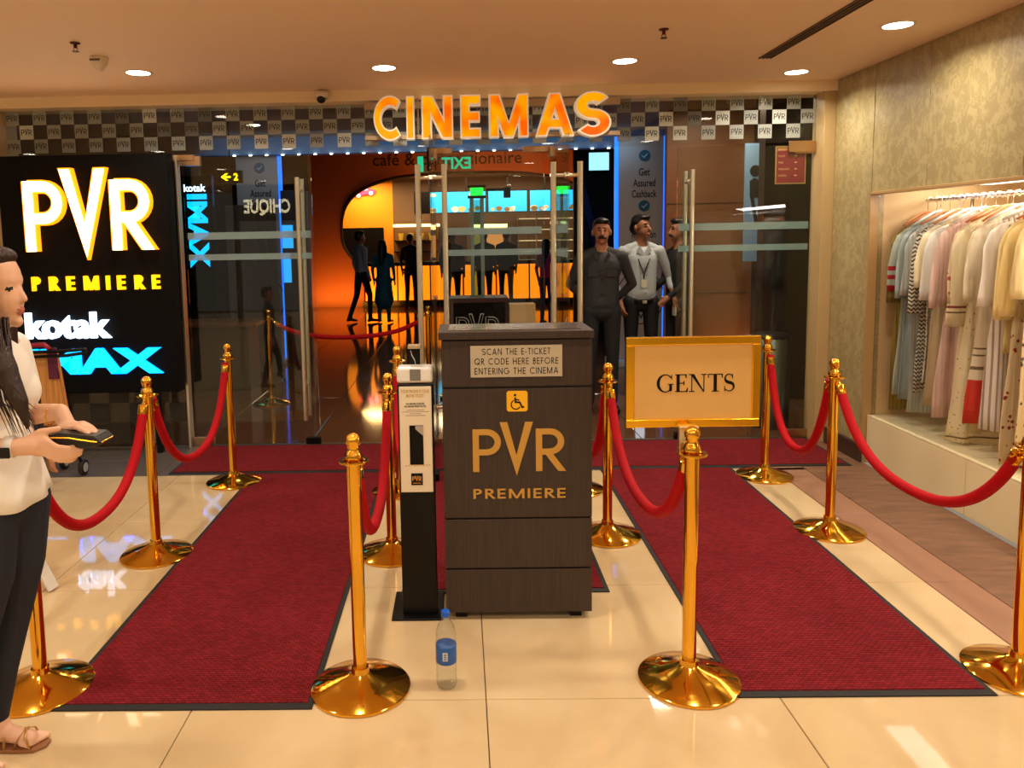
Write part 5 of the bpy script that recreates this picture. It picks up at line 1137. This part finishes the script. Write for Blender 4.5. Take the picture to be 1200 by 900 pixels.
text(mb, '2', (-2.49, 8.594, 2.37), .05, .08, bold=.03); mb.build('arrow', emit('yellow_glow', (255, 220, 0), 2.5), t)
t = thing('counter_desk', (-2.9, 8.8, 0), 'dark counter with brown top behind the closed glass door', 'desk')
MB().box((-3.3, 8.3, 0), (-2.35, 8.75, .72)).build('cabinet', mat('grey_brown_cabinet', (66, 54, 46), .4), t, bevel=.004); MB().box((-3.34, 8.25, .72), (-2.25, 8.8, .76)).build('top', mat('desk_top', (104, 66, 44), .3), t, bevel=.004)
# information stands
GREYP = mat('display_grey', (176, 160, 150), .5); BLUEL = emit('blue_edge', (20, 110, 255), 1.5); INKB = mat('print_ink', (20, 20, 22), .5); CYAN = emit('screen_cyan', (40, 165, 240), 1.1)
def stand(x, y, label, left):
    t = thing('information_stand', (x, y, 0), label, 'display')
    MB().box((x-.28, y, .06), (x+.28, y+.10, 2.86)).build('panel', GREYP, t, bevel=.004)
    MB().box((x-.40, y-.25, 0), (x+.34, y+.25, .06)).build('base', mat('pale_base', (180, 190, 196), .3), t, bevel=.005)
    for s in ((1,) if left else (-1, 1)): MB().box((x+s*.285, y-.01, .06), (x+s*.285+.035*s, y+.08, 2.86)).build('blue_edge_light', BLUEL, t)
    mb = MB(); z = 2.42
    for w_, s in ((.14, 'Get'), (.28, 'Assured'), (.31, 'Cashback')): text(mb, s, (x+.04, y-.002, z), w_, .095 if 'y' not in s else .12, bold=.02); z -= .135
    z = 1.78
    for w_, s in ((.15, '100%'), (.30, 'Refund on'), (.36, 'Cancellation')): text(mb, s, (x+.04, y-.002, z), w_, .095, bold=.02); z -= .135
    text(mb, 'Movies', (x+.0, y-.002, .72 if left else .62), .30, .10, bold=.02, m=0); mb.build('wording', INKB, t)
    for zz in (2.62, 2.0):
        bd = MB().tube([(x+.04, y-.012, zz), (x+.04, y, zz)], .07, 24).build('round_badge', mat('badge_blue', (28, 88, 110), .4), t)
        mb = MB(); [mb.poly(q, .003, (x+.04, y-.012, zz)) for q in ribbon([(-.03, .0), (-.008, -.022), (.035, .026)], .012)]; mb.build('tick', mat('badge_tick', (180, 190, 190), .5), bd)
    mb = MB(); [mb.poly(q, .003, (x, y, .85)) for q in ribbon(arc(0, 0, .30, .34, 0, 360, 40), .012)]; mb.build('ring_print', INKB, t)
    MB().box((x-.12, y-.006, .82), (x+.14, y, 1.02)).build('lit_ticket', emit('ticket_glow', (235, 245, 255), 1.6), t)
stand(-2.70, 10.3, 'grey information stand behind the left closed glass door', True)
stand(2.28, 9.7, 'grey information stand behind the young man in the pale shirt', False)
t = thing('lit_kiosk', (2.75, 9.2, 0), 'tall blue lit kiosk screen right of the grey stand', 'kiosk')
MB().box((2.68, 9.2, 0), (3.02, 9.35, 2.75)).build('case', BLACK, t, bevel=.01); MB().box((2.70, 9.19, .55), (2.84, 9.2, 2.6)).build('screen', CYAN, t)
t = thing('lit_kiosk', (-2.1, 9.9, 0), 'blue lit kiosk between the left stand and the bar wall', 'kiosk')
MB().box((-2.33, 10.0, 0), (-2.0, 10.2, 2.3)).build('case', LOBBY_DK, t, bevel=.01); MB().box((-2.32, 9.98, 1.55), (-2.18, 10.0, 1.85)).build('screen', CYAN, t); MB().box((-2.32, 9.98, 1.1), (-2.22, 10.0, 1.48)).build('lower_screen', CYAN, t)
t = thing('television', (2.16, 12.5, 2.7), 'small bright screen high up right of the bar', 'screen')
MB().box((2.08, 12.5, 2.66), (2.44, 12.56, 2.98)).build('case', BLACK, t); MB().box((2.10, 12.49, 2.68), (2.42, 12.5, 2.96)).build('picture', emit('tv_picture', (150, 215, 235), 1.3), t); MB().tube([(2.26, 12.53, 2.98), (2.26, 12.53, 4.3)], .015, 6).build('hanger', BLACK, t)
struct(MB().box((1.9, 12.8, 0), (4.6, 12.9, 4.3)).build('wall_black', mat('black_paint', (14, 12, 14), .6)), 'black wall right of the bar')
tag(MB().poly([(0, 0), (.12, 0), (-.30, 1.6), (-.42, 1.6)], .06, (2.35, 12.7, .9)).build('blue_beam', mat('blue_paint', (18, 40, 110), .5)), 'slanting dark blue beam behind the guard', 'beam')
# brown partition and black column at the right
t = struct(MB().box((2.28, 8.5, 0), (3.22, 8.6, 2.98)).build('wall_partition', WOOD_WALL), 'brown veneered partition behind the right glass door')
for z in (.98, 1.97): MB().box((2.28, 8.492, z), (3.22, 8.5, z+.006)).build('joint', LOBBY_DK, t)
struct(MB().box((3.22, 7.9, 0), (3.45, 8.6, 2.98)).build('wall_column', LOBBY_DK))
struct(MB().box((2.93, 7.45, 0), (4.4, 7.6, 2.98)).build('wall_lobby_pier', mat('near_black_panel', (34, 26, 24), .4)), 'near black pier behind the right edge of the glass front')
t = thing('blue_poster', (3.05, 8.0, 1.4), 'narrow blue poster with a dark figure behind the right door', 'poster')
MB().box((2.93, 7.95, 1.35), (3.16, 7.98, 2.55)).build('sheet', mat('poster_blue', (120, 160, 200), .5), t)
mb = MB(); [mb.poly([(p[0], p[1]) for p in arc(0, 0, .055, .06, 0, 360, 16)[:-1]], .004, (3.03, 7.949, 2.27))]; mb.poly([(-.04, 0), (.05, 0), (.045, .18), (.0, .20), (-.045, .17)], .004, (3.02, 7.949, 2.0)); mb.poly([(.03, .05), (.13, .01), (.13, .03), (.03, .12)], .004, (3.02, 7.949, 2.0)); mb.poly([(-.04, .02), (.0, 0), (.06, -.3), (.02, -.3)], .004, (3.02, 7.949, 2.0)); mb.build('figure_print', INKB, t); MB().tube([(3.045, 7.965, 2.55), (3.045, 7.965, 2.98)], .006, 6).build('hanger', BLACK, t)
t = thing('emergency_notice', (2.585, 6.07, 2.05), 'dark red emergency contact notice stuck inside the right glass door', 'sign')
MB().box((2.465, 6.060, 2.02), (2.70, 6.068, 2.31)).build('gold_edge', mat('dull_gold', (170, 140, 70), .4), t); MB().box((2.473, 6.0585, 2.028), (2.692, 6.0605, 2.302)).build('red_sheet', mat('notice_red', (128, 28, 38), .5), t)
mb = MB(); text(mb, 'EMERGENCY CONTACT NO.', (2.583, 6.058, 2.285), .205, .018, bold=.02)
for i, (s, w_) in enumerate((('POLICE', .05), ('FIRE', .035), ('AMBULANCE', .085), ('HOSPITAL', .065))): text(mb, s, (2.487+w_/2, 6.058, 2.235-.05*i), w_, .015); text(mb, '-', (2.62, 6.058, 2.235-.05*i), .02)
mb.build('wording', mat('notice_gold', (214, 176, 110), .5), t)
# litter bin
t = thing('litter_bin', (2.64, 6.50, 0), 'round dull metal bin with dark lid behind the right glass door', 'bin')
autosmooth(MB().lathe([(0, 0), (.155, 0), (.158, .01), (.158, .76), (.150, .77), (0, .77)], 36, (2.62, 6.45, 0)).build('drum', STEEL_DK, t, smooth=True)); autosmooth(MB().lathe([(0, .765), (.165, .765), (.165, .785), (.12, .80), (0, .80)], 36, (2.62, 6.45, 0)).build('lid', BLACK, t, smooth=True))
# security gate post with green lamp
t = thing('security_gate', (.21, 9.0, 0), 'slim twin post gate with a green lamp on top inside the lobby', 'gate')
POSTM = mat('pale_post', (150, 168, 160), .3)
for x in (.145, .265): MB().box((x-.022, 8.96, .03), (x+.022, 9.04, 2.10)).build('post', POSTM, t, bevel=.006)
MB().box((.165, 8.99, .03), (.245, 9.01, 2.08)).build('glass_web', thin_glass('gate_glass', (.5, .75, .72)), t); MB().box((.02, 8.85, 0), (.40, 9.15, .03)).build('foot_plate', BLACK, t)
MB().box((.10, 8.95, 2.10), (.31, 9.05, 2.13)).box((.10, 8.95, 2.22), (.31, 9.05, 2.25)).box((.31, 8.98, 2.18), (.60, 9.02, 2.21)).box((.52, 8.97, 2.10), (.60, 9.03, 2.22)).build('head', BLACK, t, bevel=.003)
MB().box((.13, 8.96, 2.13), (.28, 9.04, 2.22)).build('green_lamp', emit('green_glow', (20, 240, 60), 2.2), t, bevel=.006)
# exit sign turned away from the viewer
t = thing('exit_sign', (.04, 6.5, 2.5), 'green exit sign facing into the lobby, its letters seen in reverse', 'sign')
MB().box((-.36, 6.62, 2.20), (.13, 6.64, 2.36)).build('clear_plate', thin_glass('exit_plate', (.75, .85, .82)), t)
GR = emit('exit_green', (20, 190, 140), .9); mb = MB(); text(mb, 'EXIT', (-.02, 6.615, 2.285), .25, .10, ux=(-1, 0, 0), bold=.03); mb.build('reversed_letters', GR, t)
MB().box((-.35, 6.60, 2.215), (-.30, 6.612, 2.345)).build('green_pictogram', GR, t); MB().box((-.27, 6.60, 2.22), (-.19, 6.64, 2.42)).build('housing', BLACK, t); MB().tube([(-.23, 6.62, 2.42), (-.23, 6.62, 2.98)], .01, 6).build('hanger', BLACK, t)
# inner podium and white box
t = thing('ticket_podium', (.18, 7.75, 0), 'inner podium with silver outlined logo seen above the dark podium', 'podium')
MB().box((-.10, 7.60, 0), (.46, 8.0, 1.04)).build('carcass', BLACK_GLOSS, t); 
m = MB().box((-.115, 7.585, 1.0), (.475, 8.0, 1.045)).box((-.115, 7.585, 0), (-.08, 7.62, 1.0)).box((.44, 7.585, 0), (.475, 7.62, 1.0)); m.build('frame', mat('plum_frame', (62, 34, 36), .4), t, bevel=.002)
mb = MB(); pvr(mb, (-.050, 7.598, .655), .43, .02, m=0, t=.15, sz=.93); mb.build('outlined_logo', mat('silver_trim', (205, 205, 200), .35, .2), t)
mb = MB(); pvr(mb, (-.050, 7.577, .655), .43, .003, m=0, t=.15, sz=.93, grow=-.06); mb.build('logo_faces', BLACK_GLOSS, t)
t = thing('pedestal', (.615, 7.7, 0), 'cream box topped pedestal beside the inner podium', 'pedestal')
MB().box((.485, 7.60, .62), (.745, 7.80, .975)).build('cream_box', mat('cream_laminate', (214, 172, 118), .5), t, bevel=.003); MB().box((.52, 7.62, 0), (.70, 7.78, .62)).build('stem', BLACK, t)

# ---------------------------------------------------------------- café bar
YC = 18.5
fas = []; x0, x1, zt = -3.62, 3.35, 4.3
ecx, ecz, erx, erz = .25, 1.72, 3.12, 1.46
el = arc(ecx, ecz, erx, erz, 180, 0, 48)
struct_poly = [(x0, 0)]+[(ecx-erx+.22, 0)]
def EL(a, q=0):
    c_, s_ = math.cos(math.radians(a)), math.sin(math.radians(a)); e = .66 if s_ > 0 else 1
    return (ecx+(erx-q)*math.copysign(abs(c_)**e, c_), ecz+(erz-q)*math.copysign(abs(s_)**e, s_))
left = [(x0, 0), (-2.35, 0), (-2.35, .45)]+[EL(a) for a in range(236, 90, -5)]+[(ecx, ecz+erz), (ecx, zt), (x0, zt)]
right = [(ecx, zt), (ecx, ecz+erz)]+[EL(a) for a in range(85, -1, -5)]+[(ecx+erx, 0), (x1+.4, 0), (x1+.4, zt)]
BRN = mat('terracotta_wall', (150, 84, 48), .55)
cw = MB(); cw.poly(left, .25, (0, YC+.25, 0)); cw.poly(right, .25, (0, YC+.25, 0)); cwo = cw.build('wall_cafe_front', BRN); struct(cwo, 'terracotta bar front wall with a big oval opening')
ed = [(p[0], YC-.02, p[1]) for p in [EL(a, .02) for a in range(235, -2, -3)]]
MB().tube(ed, .035, 6).build('opening_edge', LOBBY_DK, cwo)
struct(MB().box((-9, YC+.0, 0), (x0, YC+.2, 4.3)).build('wall_cafe_side', LOBBY_DK))
mb = MB(); text(mb, 'café & concessionaire', (-.27, YC-.004, 3.52), 3.56, None, bold=.005); mb.build('wall_lettering', mat('dark_lettering', (8, 4, 3), .7), cwo)
t = thing('bar_counter', (.3, YC, 0), 'long bar counter with glowing orange front', 'counter')
AMB = emit('amber_backlit', (255, 132, 12), 1.25)
MB().box((-2.35, 18.25, 0), (3.3, 18.9, .14)).build('plinth', BLACK, t); MB().box((-2.35, 18.2, 1.0), (3.3, 18.95, 1.07)).build('worktop', BLACK_GLOSS, t); MB().box((-2.3, 18.3, .14), (3.25, 18.85, 1.0)).build('core', LOBBY_DK, t)
for i in range(7): MB().box((-2.3+.79*i+.02, 18.26, .16), (-2.3+.79*(i+1)-.02, 18.30, .98)).build('glowing_panel', AMB, t)
YW = mat('mustard_wall', (232, 150, 20), .6)
struct(MB().box((-4.2, 21.4, 0), (-1.85, 21.5, 4.3)).build('wall_mustard', YW), 'mustard wall left of the bar shelves')
struct(MB().box((-1.85, 21.4, 0), (4.2, 21.5, 4.3)).build('wall_bar_back', mat('taupe_wall', (104, 80, 60), .6)), 'taupe wall behind the bar')
struct(MB().box((-4.2, 18.8, 3.30), (4.2, 21.4, 3.36)).build('ceiling', mat('bar_ceiling', (150, 112, 78), .7)), 'bar ceiling')
struct(MB().box((-3.3, 21.36, 0), (-2.12, 21.4, 1.95)).build('door_5', BLACK), 'black doorway in the mustard wall')
for i, (x, y) in enumerate(((1.75, 19.3), (1.62, 20.0), (1.5, 20.7), (-.6, 19.8), (.4, 19.4))):
    c = copy_tree(dl0); c.location = (x, y, 3.30); c['label'] = 'downlight in the bar ceiling, %s' % ('nearest the viewer', 'second from the viewer', 'farthest back', 'left one', 'middle one')[i]; c['group'] = 'bar downlights'
def car_neon():
    t = thing('neon_car', (-2.62, 21.35, 2.9), 'small pink neon car on the mustard wall', 'decoration')
    PK = emit('pink_neon', (255, 40, 90), 1.8); PW = emit('white_neon', (255, 210, 225), 2)
    MB().poly([(-.30, 0), (.30, .08), (.30, .17), (.16, .20), (.06, .29), (-.08, .27), (-.16, .14), (-.30, .10)], .03, (-2.62, 21.36, 2.82)).build('body', PK, t)
    for x, z in ((-.17, 0), (.18, .06)): MB().tube([(-2.62+x, 21.31, 2.84+z), (-2.62+x, 21.34, 2.84+z)], .055, 14).build('wheel', PW, t)
    MB().poly([(-.12, .14), (.10, .17), (.05, .24), (-.06, .23)], .006, (-2.62, 21.33, 2.82)).build('window', PW, t)
car_neon()
SCR = emit('menu_blue', (30, 170, 235), 1.0); FOOD = [emit('food_a', (196, 168, 110), .7), emit('food_b', (120, 90, 50), .7), emit('food_c', (200, 200, 180), .8)]
for i, (a, b) in enumerate(((-1.2, -.38), (-.34, .72), (.76, 1.82), (1.86, 2.70), (2.74, 3.5))):
    t = thing('menu_screen', ((a+b)/2, 20.5, 2.3), ('leftmost menu screen, mostly dark with a blue strip', 'blue menu screen above the broad customer', 'blue menu screen right of the green lamp', 'blue menu screen left of the right door handles', 'rightmost blue menu screen')[i], 'screen', 'menu screens over the bar')
    MB().box((a, 20.5, 2.28), (b, 20.56, 2.86)).build('case', BLACK, t)
    sc_ = MB().box((a+.02 if i else a+.55, 20.49, 2.30), (b-.02, 20.5, 2.84)).build('picture', SCR, t)
    mb = MB(); random.seed(i+40)
    for q in range(6):
        cx_ = a+.1+random.random()*(b-a-.25); cz_ = random.choice((2.36, 2.38, 2.76, 2.40)); r_ = .04+random.random()*.06
        if i == 0 and cx_ < a+.6: continue
        mb.poly([(r_*math.cos(w2)*(1+.15*math.sin(3*w2)), r_*.8*math.sin(w2)) for w2 in [k2*PI/6 for k2 in range(12)]], .004, (cx_, 20.49, cz_), m=q % 3)
    if mb.v: mb.build('food_picture', FOOD, sc_)
    MB().box(((a+b)/2-.02, 20.52, 2.86), ((a+b)/2+.02, 20.55, 3.3)).build('hanger', BLACK, t)
t = thing('back_shelf', (-1.2, 21.1, 1.0), 'lit shelf unit with cups left of the menu screens', 'shelf')
SHM = mat('shelf_brown', (140, 104, 60), .5)
MB().box((-1.8, 21.0, 0), (-.6, 21.38, .95)).build('lower_cabinet', SHM, t); MB().box((-1.8, 21.3, .95), (-.6, 21.38, 2.05)).build('back', SHM, t); MB().box((-1.82, 20.98, 1.95), (-.55, 21.38, 2.02)).build('lit_canopy', emit('warm_strip', (255, 226, 170), 2.2), t)
for z in (1.25, 1.55): MB().box((-1.8, 21.0, z), (-.6, 21.3, z+.03)).build('shelf_board', BLACK, t)
for i in range(4):
    mb = MB().lathe([(.05, 0), (.075, .2), (.0, .2)], 12, (-1.62+.28*i, 21.1, 1.58)); tag(mb.build('popcorn_cup', mat('cup_yellow', (238, 196, 60), .5)), 'yellow paper cup standing on the lit shelf', 'cup', 'yellow cups on the lit shelf')
t = thing('warmer_cabinet', (1.0, 21.0, 0), 'cabinet with a bright strip behind the bar', 'cabinet')
MB().box((.2, 20.95, 0), (1.4, 21.35, 1.9)).build('case', mat('steel_case', (110, 96, 80), .4, .5), t); MB().box((.3, 20.93, 1.86), (1.3, 20.95, 1.98)).build('lit_strip', emit('strip_warm', (255, 214, 130), 4), t); MB().box((.3, 20.93, 1.1), (1.3, 20.95, 1.7)).build('glass_front', emit('warm_shelf', (190, 140, 80), .45), t)
t = thing('back_shelf', (2.1, 21.1, 0), 'shelf of glasses behind the right side of the bar', 'shelf')
MB().box((1.6, 21.05, 0), (3.3, 21.38, .9)).build('lower_cabinet', SHM, t)
for z in (1.2, 1.5, 1.8, 2.1): MB().box((1.6, 21.1, z), (3.3, 21.38, z+.025)).build('shelf_board', emit('lit_board', (220, 200, 150), .7), t)
for x in (1.6, 2.1, 2.6, 3.27): MB().box((x, 21.08, .9), (x+.03, 21.38, 2.2)).build('upright', SHM, t)
# sign of a shop across the mall, mirrored in the glass
t = thing('shop_sign', (-3.9, -3.4, 2.35), 'cream lit lettering of a shop behind the viewer, seen only mirrored in the glass', 'sign')
mb = MB(); text(mb, 'CHIQUE', (-3.9, -3.45, 2.32), .95, .34, ux=(-1, 0, 0), bold=.03); mb.build('letters', emit('sign_cream', (255, 236, 190), 7), t)
MB().box((-4.6, -3.56, 2.05), (-3.2, -3.47, CEIL)).build('fascia', BLACK, t)
MB().box((-4.6, -3.56, 0), (-4.5, -3.47, 2.05)).box((-3.3, -3.56, 0), (-3.2, -3.47, 2.05)).build('shopfront_post', BLACK, t)
